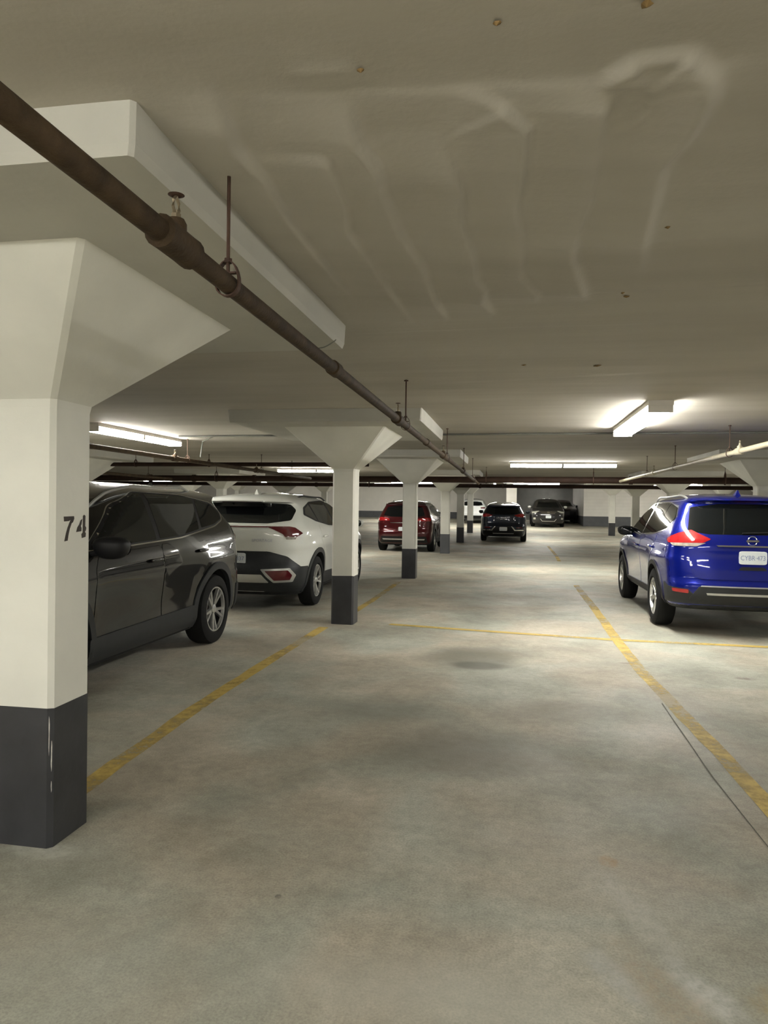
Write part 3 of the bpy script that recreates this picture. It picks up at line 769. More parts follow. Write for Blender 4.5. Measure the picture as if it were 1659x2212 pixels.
    def both(s, name, poly, m, a=90, parent=None, sides=(1, -1), **k):
        """side patch; poly in (y, z) or, for corner lamps, in the rotated plane"""
        out = []
        for sd in sides:
            out.append(s.patch(name, poly if sd > 0 else [(-u, v) for u, v in poly], a*sd, m, parent=parent, **k))
        return out
    def wheels(s, style='y5', rim=None, dark=None):
        S = s.S; r = S['wr']; w = 0.115
        prof = [(-w*0.75, r*0.62), (-w, r*0.70), (-w*1.02, r*0.84), (-w*0.86, r*0.965), (-w*0.55, r), (w*0.55, r), (w*0.86, r*0.965), (w*1.02, r*0.84), (w, r*0.70), (w*0.80, r*0.635), (w*0.45, r*0.62)]
        tv, tf = lathe_x(prof, 44); tm = mesh(tv, tf, True, 40); tm.materials.append(M['tyre'])
        bv, bf = lathe_x([(w*0.80, r*0.66), (w*0.86, r*0.645), (w*0.80, r*0.615), (w*0.2, r*0.60), (w*0.05, r*0.35), (w*0.05, 0.0)], 44)
        bm_ = mesh(bv, bf, True, 40); bm_.materials.append(dark or M['alloy_dark'])
        hv, hf = lathe_x([(w*0.4, 0.052), (w*0.74, 0.046), (w*0.80, 0.030), (w*0.80, 0.0)], 20); hm = mesh(hv, hf, True, 40); hm.materials.append(rim or M['alloy'])
        lv, lf = lathe_x([(w*0.78, r*0.655), (w*0.90, r*0.645), (w*0.90, r*0.612), (w*0.6, r*0.598)], 44); lm = mesh(lv, lf, True, 40); lm.materials.append(rim or M['alloy'])
        def spoke(a0, a1, w0, w1, r0, r1):
            b = MB(); pts = []
            for rr, aa, ww, xo in ((r0, a0, w0, w*0.66), (r1, a1, w1, w*0.84)):
                c, sn = math.cos(aa), math.sin(aa); t = (-sn, c)
                pts.append([(xo-0.03, c*rr-t[0]*ww, sn*rr-t[1]*ww), (xo, c*rr-t[0]*ww*0.8, sn*rr-t[1]*ww*0.8), (xo, c*rr+t[0]*ww*0.8, sn*rr+t[1]*ww*0.8), (xo-0.03, c*rr+t[0]*ww, sn*rr+t[1]*ww)])
            b.loft(pts); me = mesh(b.v, b.f); me.materials.append(rim or M['alloy']); return me
        sp = []
        if style == 'y5':
            sp = [spoke(0, 0.20, 0.020, 0.015, 0.035, r*0.625), spoke(0, -0.20, 0.020, 0.015, 0.035, r*0.625)]; cnt = 5
        elif style == 'p5':
            sp = [spoke(0, 0.0, 0.028, 0.032, 0.035, r*0.625)]; cnt = 6
        else:
            sp = [spoke(0, 0.10, 0.022, 0.020, 0.035, r*0.625)]; cnt = 5
        for ya in (S['ra'], S['fa']):
            for sd in (1, -1):
                o = obj('wheel', tm, None, s.root, (sd*(S['track']/2), ya, r), (random.uniform(0, 1), 0, 0 if sd > 0 else PI))
                obj('rim', bm_, None, o); obj('rim_lip', lm, None, o); obj('hub_cap', hm, None, o)
                if s.fine:
                    for k in range(cnt):
                        for q in sp: obj('spoke', q, None, o, rot=(2*PI*k/cnt, 0, 0))
                else:
                    b = MB()
                    for k in range(cnt):
                        c, sn = math.cos(2*PI*k/cnt), math.sin(2*PI*k/cnt)
                        for q in sp: b.add([(v.co.x, c*v.co.y-sn*v.co.z, sn*v.co.y+c*v.co.z) for v in q.vertices], [tuple(p.vertices) for p in q.polygons])
                    b.build('spokes', rim or M['alloy'], o)
    def arch(s, m, w=0.06, a0=-18, a1=198, off=0.014):
        S = s.S
        for ya in (S['ra'], S['fa']):
            zc = S['wr']+0.005; r0 = S['well']-0.003; r1 = r0+w
            th = [math.radians(a0+(a1-a0)*k/30) for k in range(31)]
            poly = [(ya+r1*math.cos(t), zc+r1*math.sin(t)) for t in th] + [(ya+r0*math.cos(t), zc+r0*math.sin(t)) for t in reversed(th)]
            poly = [(y, max(z, S['zb']+0.02)) for y, z in poly]
            s.both('wheel_arch_trim', poly, m, off=off, rnd=0, res=0.05, depth=0.03)
    def mirror(s, y, z, m, out=0.16, size=(0.085, 0.055, 0.075), stalk=True):
        for sd in (1, -1):
            h, n, d = s.cast(y*sd, z, 90*sd); x = abs(h.x)
            b = MB(); v, f = superell(size[0]*1.15, size[1], size[2], 0.75, 18, 10, (sd*(x+out), y-0.01, z+0.045), 0.12); b.add(v, f)
            o = b.build('side_mirror', m, s.root, smooth=True, angle=70)
            MB().tube([(sd*(x-0.02), y, z-0.005), (sd*(x+0.06), y, z+0.005), (sd*(x+out*0.8), y, z+0.03)], 0.022, 8).build('mirror_arm', M['plastic'], o, smooth=True)
            MB().add(*superell(size[0]*0.92, 0.006, size[2]*0.80, 0.7, 16, 8, (sd*(x+out), y-0.01-size[1]*0.97, z+0.045))).build('mirror_glass', M['glass'], o, smooth=True)
    def rails(s, x, y0, y1, m, h=0.045, r=0.014):
        for sd in (1, -1):
            pts = []
            for k in range(17):
                y = y0+(y1-y0)*k/16; q = Vector((sd*(x - 0.05*((y-(y0+y1)/2)/((y1-y0)/2))**2), y, 3))
                hit = s.bvh.ray_cast(q, Vector((0, 0, -1)))[0]
                e = min(1.0, min(k, 16-k)/1.6); pts.append((hit.x, y, hit.z - 0.01 + (h+0.01)*e))
            MB().tube(pts, r, 8).build('roof_rail', m, s.root, smooth=True)
    def fin(s, y, m, x=0.0):
        hit = s.bvh.ray_cast(Vector((x, y, 3)), Vector((0, 0, -1)))[0]; z = hit.z-0.01
        b = MB().loft([[(x-0.035, y-0.06, z), (x+0.035, y-0.06, z), (x+0.025, y+0.12, z), (x-0.025, y+0.12, z)], [(x-0.012, y-0.05, z+0.05), (x+0.012, y-0.05, z+0.05), (x+0.008, y+0.03, z+0.05), (x-0.008, y+0.03, z+0.05)], [(x-0.006, y-0.045, z+0.075), (x+0.006, y-0.045, z+0.075), (x+0.004, y-0.01, z+0.075), (x-0.004, y-0.01, z+0.075)]])
        b.build('antenna_fin', m, s.root, smooth=True, angle=50)
    def plate(s, x, z, text=None, front=False, w=0.305, h=0.153, tilt=0.0, tw=0.86, tx=0.0):
        a = 180 if front else 0; hit, n, d = s.cast(-x if front else x, z, a)
        b = MB().add(*superell(w/2, 0.004, h/2, 0.25, 32, 8)); y = hit.y - d.y*0.022
        pl = b.build('number_plate', M['plate'], s.root, loc=(x, y, z), rot=(tilt, 0, PI if front else 0))
        if text:
            tm = text_mesh(text, h*0.50, 0.0006); ws = max(v.co.x for v in tm.vertices)-min(v.co.x for v in tm.vertices)
            k = w*tw/ws
            for v in tm.vertices: v.co.x *= k
            obj('plate_text', tm, M['plate_ink'], pl, loc=(tx, -0.0048, -0.004), rot=(PI/2, 0, 0))
        return pl
    def handle(s, y, z, m, door_list, length=0.11):
        for sd, dr in zip((1, -1), door_list):
            h, n, d = s.cast(y*sd, z, 90*sd)
            MB().add(*superell(0.016, length, 0.016, 0.6, 14, 8, (h.x+sd*0.026, y, z))).build('door_handle', m, dr or s.root, smooth=True, angle=60)
    def letters(s, text, x, z, size, m, width=None):
        hit, n, d = s.cast(x, z, 0); tm = text_mesh(text, size, 0.0015)
        if width:
            ws = max(v.co.x for v in tm.vertices)-min(v.co.x for v in tm.vertices)
            for v in tm.vertices: v.co.x *= width/ws
        hw = max(v.co.x for v in tm.vertices); yl = s.cast(x-hw, z, 0)[0].y; yr_ = s.cast(x+hw, z, 0)[0].y
        yc = min(hit.y, (yl+yr_)/2)
        return obj('badge_lettering', tm, m, s.root, loc=(x, yc-0.008, z), rot=(PI/2, 0, math.atan2(yr_-yl, 2*hw)))
    def wiper(s, x0, z0, x1, z1):
        pts = []
        for k in range(7):
            x = x0+(x1-x0)*k/6; z = z0+(z1-z0)*k/6; h = s.cast(x, z, 0)[0]; pts.append((x, h.y-0.022, z))
        MB().tube(pts, 0.009, 6).build('rear_wiper', M['plastic'], s.root, smooth=True)
    def standard_doors(s, front, rear, paintm):
        d1 = s.both('front_door', front, paintm, off=0.0035, res=0.06, rnd=0.05, depth=0.004)
        d2 = s.both('rear_door', rear, paintm, off=0.0035, res=0.06, rnd=0.05, depth=0.004)
        return d1, d2

def spec(**k):
    S = dict(zb=0.22, wr=0.36, well=0.405); S.update(k); return S

# ---------------------------------------------------------------- blue suv, rear towards the viewer
def blue_car():
    p = paint('blue_metallic_paint', (0.003, 0.009, 0.185), 0.4, 0.26)
    L = 4.66; S = spec(L=L, W=1.84, H=1.70, paint=p, ra=-L/2+1.0, fa=-L/2+1.0+2.70, track=1.60, wr=0.365, well=0.415, zb=0.31,
        rear=[(0.31,0.22,.30),(0.38,0.08,.34),(0.52,0.01,.38),(0.62,0.0,.40),(0.66,0.045,.36),(0.80,0.055,.36),(0.95,0.075,.34),(1.06,0.075,.34),(1.12,0.085,.34),(1.21,0.12,.33),(1.50,0.34,.30),(1.575,0.385,.26),(1.60,0.30,.24),(1.63,0.36,.3),(1.665,0.62,.5),(1.70,1.2,.6)],
        front=[(0.31,0.20,.5),(0.42,0.03,.6),(0.60,0.0,.62),(0.80,0.04,.62),(0.92,0.12,.60),(1.0,0.35,.55),(1.06,0.75,.45),(1.10,1.05,.38),(1.16,1.18,.36),(1.40,1.60,.36),(1.56,1.95,.36),(1.64,2.25,.4),(1.70,2.5,.5)],
        width=[(0.31,0.80),(0.38,0.875),(0.60,0.895),(0.90,0.905),(1.02,0.895),(1.12,0.865),(1.20,0.835),(1.45,0.715),(1.56,0.655),(1.61,0.60),(1.65,0.52),(1.68,0.40),(1.70,0.20)])
    c = Car(S, (2.71, 8.69+L/2, 0), label='blue metallic suv parked rear towards the viewer at right edge')
    gl = [(-0.66,1.17),(-0.62,1.40),(-0.55,1.555),(0.55,1.555),(0.62,1.40),(0.66,1.17),(0.50,1.19),(-0.50,1.19)]
    gl = [(-0.675,1.235),(-0.60,1.52),(-0.30,1.562),(0.30,1.562),(0.60,1.52),(0.675,1.235),(0.45,1.205),(-0.45,1.205)]
    tg = c.patch('tailgate', [(-0.69,1.22),(-0.66,0.80),(-0.58,0.685),(0.58,0.685),(0.66,0.80),(0.69,1.22)], 0, p, off=0.006, res=0.05, rnd=0.06, depth=0.004)
    c.patch('rear_window', gl, 0, M['glass'], off=0.008, res=0.05)
    c.patch('brake_light', [(-0.17,1.575),(0.17,1.575),(0.15,1.592),(-0.15,1.592)], 0, M['red_dark'], off=0.010, rnd=0, res=0.03)
    c.both('tail_light', [(-0.29,1.150),(-0.07,1.255),(0.06,1.215),(0.27,1.135),(0.20,1.095),(-0.22,1.105)], M['red_lens'], a=38, off=0.010, rnd=0.015, res=0.03)
    c.both('tail_light_lower', [(-0.25,1.104),(0.16,1.094),(0.10,1.062),(-0.16,1.062)], M['clear_lens'], a=38, off=0.010, rnd=0.015, res=0.03)
    c.patch('chrome_strip', [(-0.37,1.066),(0.37,1.066),(0.39,1.083),(-0.39,1.083)], 0, M['chrome'], off=0.018, rnd=0, res=0.05, parent=tg)
    c.plate(0.0, 0.945, 'CYBR·473')
    c.patch('bumper_lower', [(-0.67,0.46),(-0.57,0.605),(0.57,0.605),(0.67,0.46),(0.64,0.33),(-0.64,0.33)], 0, M['plastic_grey'], off=0.010, rnd=0.02, res=0.05)
    c.patch('bumper_edge', [(-0.56,0.600),(0.56,0.600),(0.55,0.614),(-0.55,0.614)], 0, M['silver'], off=0.014, rnd=0, res=0.05)
    c.patch('skid_strip', [(-0.49,0.505),(0.49,0.505),(0.50,0.530),(-0.50,0.530)], 0, M['silver'], off=0.020, rnd=0, res=0.05)
    c.both('rear_corner_trim', [(-0.20,0.32),(-0.16,0.50),(-0.10,0.565),(0.16,0.58),(0.30,0.62),(0.30,0.32)], M['plastic_grey'], a=45, off=0.007, res=0.05)
    c.both('reflector', [(-0.11,0.515),(0.08,0.525),(0.09,0.562),(-0.11,0.558)], M['red_lens'], a=25, off=0.016, rnd=0.01, res=0.03)
    c.patch('tailgate_handle', [(-0.16,0.80),(0.16,0.80),(0.12,0.84),(-0.12,0.84)], 0, M['plastic'], off=0.008, rnd=0.02, res=0.04, parent=tg)
    # emblem: ring with a bar
    h = c.cast(0, 1.14, 0)[0]
    b = MB(); n = 26; R = []
    for k in range(n+1):
        a = 2*PI*k/n; R.append([(0.050*math.cos(a)+q[0]*math.cos(a), q[1], 0.050*math.sin(a)+q[0]*math.sin(a)) for q in ((-0.006, 0), (0, -0.007), (0.006, 0), (0, 0.004))])
    b.loft(R, cap=False); b.box((-0.068, -0.008, -0.010), (0.068, 0.002, 0.010))
    b.build('emblem', M['chrome'], tg or c.root, smooth=True, loc=(0, h.y-0.014, 1.138))
    c.wiper(-0.10, 1.225, 0.40, 1.245)
    c.both('window_trim', [(-1.83,1.40),(-1.63,1.535),(-0.9,1.595),(-0.1,1.585),(0.42,1.43),(0.93,1.115),(0.2,1.115),(-1.0,1.155),(-1.66,1.235)], M['chrome'], off=0.004, res=0.05)
    c.both('quarter_window', [(-1.79,1.39),(-1.62,1.515),(-1.16,1.565),(-1.10,1.185),(-1.62,1.255)], M['glass'], off=0.008, res=0.04)
    c.both('rear_door_window', [(-1.12,1.185),(-1.13,1.565),(-0.9,1.575),(-0.28,1.57),(-0.30,1.14)], M['glass'], off=0.008, res=0.04)
    c.both('front_door_window', [(-0.20,1.14),(-0.18,1.565),(-0.05,1.555),(0.40,1.41),(0.84,1.13)], M['glass'], off=0.008, res=0.04)
    d1, d2 = c.standard_doors([(-0.25,0.42),(-0.25,1.10),(0.80,1.08),(0.88,0.95),(0.86,0.42)], [(-0.27,0.42),(-0.27,1.11),(-1.25,1.15),(-1.22,0.95),(-0.92,0.70),(-0.85,0.42)], p)
    c.handle(-0.05, 0.965, p, d1); c.handle(-1.08, 1.00, p, d2)
    c.both('sill_trim', [(-0.90,0.32),(-0.87,0.45),(0.93,0.43),(0.93,0.32)], M['plastic'], off=0.012)
    c.both('sill_chrome', [(-0.85,0.325),(-0.85,0.350),(0.85,0.350),(0.85,0.325)], M['silver'], off=0.018, rnd=0)
    c.arch(M['plastic'], 0.055); c.wheels('p5'); c.mirror(0.66, 1.10, M['plastic'], out=0.095, size=(0.11,0.07,0.075))
    c.rails(0.60, -1.55, 0.55, M['silver']); c.fin(-1.62, p)
    c.patch('windshield', [(-0.70,1.16),(-0.52,1.55),(0.52,1.55),(0.70,1.16)], 180, M['glass'], off=0.006)
    c.patch('grille', [(-0.45,0.55),(-0.40,0.85),(0.40,0.85),(0.45,0.55)], 180, M['plastic'], off=0.006)
    c.both('headlight', [(-0.15,0.80),(-0.15,0.90),(0.25,0.88),(0.25,0.80)], M['head_lens'], a=150, off=0.006)
    return c
blue_car()

# ---------------------------------------------------------------- dark grey suv, nose towards the viewer, behind the numbered column
def grey_car():
    p = paint('dark_grey_metallic_paint', (0.0065, 0.0068, 0.0072), 0.3, 0.24)
    L = 4.60; S = spec(L=L, W=1.845, H=1.675, paint=p, ra=-L/2+0.965, fa=-L/2+0.965+2.66, track=1.59, wr=0.365, well=0.425, waist=0.03, flare=0.03,
        rear=[(0.22,0.20,.30),(0.36,0.06,.34),(0.55,0.0,.40),(0.72,0.02,.42),(0.85,0.06,.42),(0.95,0.07,.42),(1.10,0.07,.42),(1.21,0.12,.38),(1.30,0.22,.34),(1.45,0.36,.32),(1.52,0.40,.28),(1.56,0.30,.26),(1.59,0.36,.3),(1.63,0.60,.5),(1.675,1.25,.6)],
        front=[(0.22,0.20,.5),(0.40,0.04,.6),(0.60,0.0,.64),(0.80,0.05,.64),(0.92,0.18,.60),(1.0,0.45,.55),(1.06,0.85,.45),(1.10,1.08,.38),(1.16,1.20,.36),(1.40,1.62,.36),(1.54,1.95,.36),(1.62,2.25,.4),(1.675,2.5,.5)],
        width=[(0.22,0.80),(0.34,0.875),(0.60,0.893),(0.90,0.905),(1.02,0.895),(1.12,0.870),(1.20,0.842),(1.42,0.735),(1.53,0.675),(1.585,0.615),(1.625,0.53),(1.655,0.40),(1.675,0.20)])
    c = Car(S, (-3.995, 8.06-L/2, 0), rz=PI, label='dark grey suv partly hidden behind the numbered column')
    c.both('window_trim', [(-1.72,1.30),(-1.76,1.40),(-1.60,1.50),(-0.95,1.575),(-0.1,1.59),(0.35,1.47),(0.95,1.115),(0.3,1.125),(-0.6,1.15),(-1.45,1.235)], M['chrome'], off=0.003, res=0.05, rnd=0.06)
    c.both('window_frame', [(-1.70,1.31),(-1.735,1.40),(-1.58,1.493),(-0.95,1.57),(-0.1,1.585),(0.35,1.465),(0.93,1.125),(0.3,1.138),(-0.6,1.163),(-1.45,1.25)], M['plastic'], off=0.006, res=0.05, rnd=0.06)
    c.both('quarter_window', [(-1.68,1.32),(-1.70,1.39),(-1.56,1.475),(-1.22,1.525),(-1.10,1.235),(-1.44,1.265)], M['glass'], off=0.009, res=0.04)
    c.both('rear_door_window', [(-1.03,1.225),(-1.17,1.53),(-0.94,1.555),(-0.26,1.572),(-0.18,1.165),(-0.6,1.178)], M['glass'], off=0.009, res=0.04)
    c.both('front_door_window', [(-0.11,1.160),(-0.17,1.572),(-0.08,1.57),(0.34,1.45),(0.86,1.14),(0.3,1.152)], M['glass'], off=0.009, res=0.04)
    d1, d2 = c.standard_doors([(-0.20,0.42),(-0.16,1.11),(0.80,1.09),(0.88,0.95),(0.86,0.42)], [(-0.22,0.42),(-0.18,1.12),(-1.00,1.17),(-1.12,1.10),(-1.15,0.95),(-0.90,0.70),(-0.83,0.42)], p)
    c.handle(-0.02, 0.985, p, d1); c.handle(-0.98, 1.015, p, d2)
    c.both('tail_light', [(-0.28,1.16),(-0.03,1.205),(0.13,1.13),(0.08,1.02),(0.02,0.92),(-0.14,0.93),(-0.20,1.05)], M['red_dark'], a=48, off=0.012, rnd=0.02, res=0.03)
    c.patch('tailgate', [(-0.66,1.18),(-0.62,0.85),(-0.56,0.70),(0.56,0.70),(0.62,0.85),(0.66,1.18)], 0, p, off=0.006, rnd=0.06, res=0.06, depth=0.004)
    c.patch('rear_window', [(-0.67,1.22),(-0.58,1.49),(-0.3,1.515),(0.3,1.515),(0.58,1.49),(0.67,1.22),(0,1.19)], 0, M['glass'], off=0.008, res=0.06)
    c.plate(0, 0.94)
    c.patch('bumper_lower', [(-0.80,0.30),(-0.72,0.56),(0.72,0.56),(0.80,0.30)], 0, M['plastic'], off=0.010, res=0.06)
    c.both('rear_corner_trim', [(-0.25,0.28),(-0.25,0.56),(0.22,0.58),(0.22,0.28)], M['plastic'], a=50, off=0.010, res=0.05)
    c.both('sill_trim', [(-0.90,0.25),(-0.87,0.47),(0.93,0.45),(0.93,0.25)], M['plastic_grey'], off=0.014)
    c.both('mud_flap', [(-1.80,0.16),(-1.80,0.40),(-1.76,0.40),(-1.76,0.16)], M['plastic'], off=0.01, rnd=0)
    c.arch(M['plastic_grey'], 0.075); c.wheels('y5'); c.mirror(0.88, 1.10, M['plastic'], out=0.16, size=(0.12,0.09,0.085))
    c.rails(0.61, -1.35, 0.50, M['silver']); c.fin(-1.55, p)
    c.patch('windshield', [(-0.70,1.16),(-0.52,1.53),(0.52,1.53),(0.70,1.16)], 180, M['glass'], off=0.006)
    c.patch('grille', [(-0.50,0.72),(-0.45,0.84),(0.45,0.84),(0.50,0.72)], 180, M['plastic'], off=0.006)
    c.both('headlight', [(-0.20,0.80),(-0.18,0.90),(0.25,0.90),(0.25,0.82)], M['head_lens'], a=150, off=0.006)
    return c
grey_car()

# ---------------------------------------------------------------- white suv, rear towards the viewer
def white_car():
    p = paint('pearl_white_paint', (0.74, 0.75, 0.70), 0.0, 0.30)
    L = 4.62; S = spec(L=L, W=1.865, H=1.655, paint=p, ra=-L/2+0.97, fa=-L/2+0.97+2.70, track=1.61, wr=0.365, well=0.42, pr=2.6,
        rear=[(0.24,0.24,.34),(0.38,0.08,.40),(0.50,0.01,.46),(0.60,0.0,.50),(0.66,0.04,.50),(0.80,0.07,.50),(0.86,0.045,.50),(1.02,0.02,.52),(1.15,0.03,.52),(1.20,0.06,.48),(1.24,0.11,.44),(1.44,0.32,.40),(1.485,0.36,.34),(1.52,0.20,.32),(1.56,0.28,.36),(1.60,0.50,.5),(1.655,1.25,.6)],
        front=[(0.24,0.20,.5),(0.40,0.04,.6),(0.60,0.0,.64),(0.80,0.05,.64),(0.92,0.18,.60),(1.0,0.45,.55),(1.06,0.85,.45),(1.10,1.08,.38),(1.16,1.22,.36),(1.40,1.66,.36),(1.52,2.00,.36),(1.60,2.30,.4),(1.655,2.5,.5)],
        width=[(0.24,0.80),(0.36,0.87),(0.60,0.905),(0.90,0.925),(1.02,0.925),(1.10,0.905),(1.18,0.865),(1.42,0.735),(1.50,0.685),(1.555,0.63),(1.60,0.54),(1.635,0.40),(1.655,0.20)])
    c = Car(S, (-3.745, 9.17+L/2, 0), label='white suv parked rear towards the viewer left of the first full column')
    c.patch('tailgate', [(-0.67,1.20),(-0.66,1.0),(-0.62,0.845),(0.62,0.845),(0.66,1.0),(0.67,1.20)], 0, p, off=0.005, rnd=0.05, res=0.05, depth=0.004)
    c.patch('rear_window', [(-0.715,1.26),(-0.715,1.40),(-0.63,1.484),(-0.3,1.498),(0.3,1.498),(0.63,1.484),(0.715,1.40),(0.715,1.26),(0.45,1.222),(-0.45,1.222)], 0, M['glass'], off=0.008, res=0.05, rnd=0.03)
    c.patch('brake_light', [(-0.30,1.500),(0.30,1.500),(0.29,1.512),(-0.29,1.512)], 0, M['red_dark'], off=0.012, rnd=0, res=0.04)
    c.patch('light_bar', [(-0.45,1.165),(0.45,1.165),(0.45,1.180),(-0.45,1.180)], 0, M['red_dark'], off=0.010, rnd=0, res=0.04)
    c.both('tail_light', [(-0.36,1.180),(-0.03,1.180),(0.05,1.165),(0.17,1.085),(0.07,1.035),(-0.10,1.035),(-0.13,1.075),(-0.25,1.135)], M['red_dark'], a=28, off=0.011, rnd=0.012, res=0.03)
    c.both('tail_light_lower', [(-0.095,1.036),(0.068,1.036),(0.05,1.002),(-0.085,1.002)], M['clear_lens'], a=28, off=0.011, rnd=0.008, res=0.03)
    c.letters('SPORTAGE', 0.385, 0.985, 0.055, M['badge'], 0.28)
    c.patch('bumper_dark', [(-0.46,0.835),(0.46,0.835),(0.70,0.765),(0.82,0.66),(0.86,0.62),(0.86,0.44),(0.80,0.27),(-0.80,0.27),(-0.86,0.44),(-0.86,0.62),(-0.82,0.66),(-0.70,0.765)], 0, M['plastic_grey'], off=0.006, rnd=0.03, res=0.05)
    c.both('rear_corner_trim', [(-0.22,0.26),(-0.20,0.64),(0.02,0.63),(0.36,0.62),(0.36,0.26)], M['plastic_grey'], a=50, off=0.007, res=0.05)
    c.patch('skid_plate', [(-0.38,0.52),(0.38,0.52),(0.47,0.405),(-0.47,0.405)], 0, M['silver'], off=0.016, rnd=0.02, res=0.05)
    for sd in (1, -1):
        hx = [(0.37,0.595),(0.745,0.61),(0.815,0.51),(0.77,0.415),(0.53,0.405),(0.44,0.50)]; ins = [(0.43,0.572),(0.725,0.582),(0.775,0.51),(0.745,0.445),(0.545,0.437),(0.49,0.505)]
        c.patch('reflector_frame', [(sd*x, z) for x, z in hx], 0, M['silver'], off=0.016, rnd=0.015, res=0.04)
        c.patch('reflector', [(sd*x, z) for x, z in ins], 0, M['red_dark'], off=0.020, rnd=0.012, res=0.04)
    c.plate(0.0, 0.735, '837', tw=0.38, tx=0.07)
    c.both('window_trim', [(-1.66,1.335),(-1.50,1.44),(-1.05,1.525),(-0.3,1.55),(0.15,1.50),(0.93,1.13),(0.2,1.135),(-0.6,1.16),(-1.2,1.235)], M['plastic'], off=0.004, res=0.05, rnd=0.04)
    c.both('quarter_window', [(-1.58,1.345),(-1.46,1.425),(-1.18,1.485),(-1.14,1.24)], M['glass'], off=0.008, res=0.04)
    c.both('rear_door_window', [(-1.08,1.23),(-1.12,1.495),(-1.0,1.515),(-0.3,1.535),(-0.28,1.165),(-0.6,1.175)], M['glass'], off=0.008, res=0.04)
    c.both('front_door_window', [(-0.20,1.16),(-0.20,1.535),(0.13,1.48),(0.85,1.145),(0.2,1.15)], M['glass'], off=0.008, res=0.04)
    d1, d2 = c.standard_doors([(-0.25,0.46),(-0.25,1.10),(0.80,1.09),(0.88,0.95),(0.86,0.46)], [(-0.27,0.46),(-0.27,1.11),(-1.15,1.18),(-1.18,0.95),(-0.92,0.72),(-0.85,0.46)], p)
    c.handle(-0.05, 0.985, p, d1); c.handle(-1.02, 1.01, p, d2)
    c.both('sill_trim', [(-0.92,0.27),(-0.88,0.46),(0.95,0.44),(0.95,0.27)], M['plastic_grey'], off=0.012)
    c.arch(M['plastic_grey'], 0.07); c.wheels('y5'); c.mirror(0.72, 1.12, p, out=0.15, size=(0.11,0.07,0.075)); c.fin(-1.42, p)
    c.rails(0.61, -1.25, 0.45, M['plastic'], h=0.03)
    c.patch('windshield', [(-0.70,1.16),(-0.52,1.52),(0.52,1.52),(0.70,1.16)], 180, M['glass'], off=0.006)
    c.patch('grille', [(-0.60,0.52),(-0.60,0.82),(0.60,0.82),(0.60,0.52)], 180, M['plastic'], off=0.006)
    c.both('headlight', [(-0.20,0.72),(-0.18,0.84),(0.20,0.86),(0.20,0.74)], M['head_lens'], a=150, off=0.006)
    return c
white_car()

# ---------------------------------------------------------------- shared small-suv shape for the cars farther back
def small_suv(p, L=4.35, W=1.82, H=1.62, hood=0.0, **k):
    g = H-1.62
    return spec(L=L, W=W, H=H, paint=p, ra=-L/2+0.84, fa=-L/2+0.84+2.62, track=W-0.24, wr=0.345, well=0.395,
        rear=[(0.22,0.22,.32),(0.36,0.07,.38),(0.50,0.01,.44),(0.62,0.0,.46),(0.72,0.05,.46),(0.90,0.07,.46),(1.08,0.08,.44),(1.14+g/2,0.12,.40),(1.40+g,0.30,.36),(1.46+g,0.34,.32),(1.49+g,0.24,.30),(1.53+g,0.34,.34),(1.57+g,0.60,.5),(1.62+g,1.2,.6)],
        front=[(0.22,0.20,.5),(0.40,0.03,.62),(0.60,0.0,.66),(0.78,0.04,.66),(0.90,0.16,.62),(0.98,0.40,.55),(1.04,0.78,.45),(1.08,1.0,.38),(1.13,1.12,.36),(1.38+g,1.52,.36),(1.49+g,1.85,.36),(1.56+g,2.15,.4),(1.62+g,2.4,.5)],
        width=[(0.22,W/2-.12),(0.34,W/2-.045),(0.60,W/2-.025),(0.90,W/2-.015),(1.00,W/2-.025),(1.10,W/2-.06),(1.38+g,W/2-.20),(1.47+g,W/2-.25),(1.52+g,W/2-.30),(1.57+g,W/2-.39),(1.60+g,W/2-.52),(1.62+g,0.18)], **k)
def small_glass(c, g=0.0, side=True):
    c.patch('rear_window', [(-0.66,1.155),(-0.56,1.40+g),(-0.3,1.445+g),(0.3,1.445+g),(0.56,1.40+g),(0.66,1.155),(0.4,1.115),(-0.4,1.115)], 0, M['glass'], off=0.008, res=0.06)
    c.both('rear_door_window', [(-1.45,1.24+g/2),(-1.25,1.38+g),(-0.9,1.46+g),(-0.22,1.48+g),(-0.20,1.12),(-1.0,1.16)], M['glass'], off=0.007, res=0.06)
    c.both('front_door_window', [(-0.14,1.12),(-0.14,1.48+g),(0.12,1.46+g),(0.78,1.12)], M['glass'], off=0.007, res=0.06)
    c.patch('windshield', [(-0.66,1.13),(-0.50,1.47+g),(0.50,1.47+g),(0.66,1.13)], 180, M['glass'], off=0.007, res=0.06)
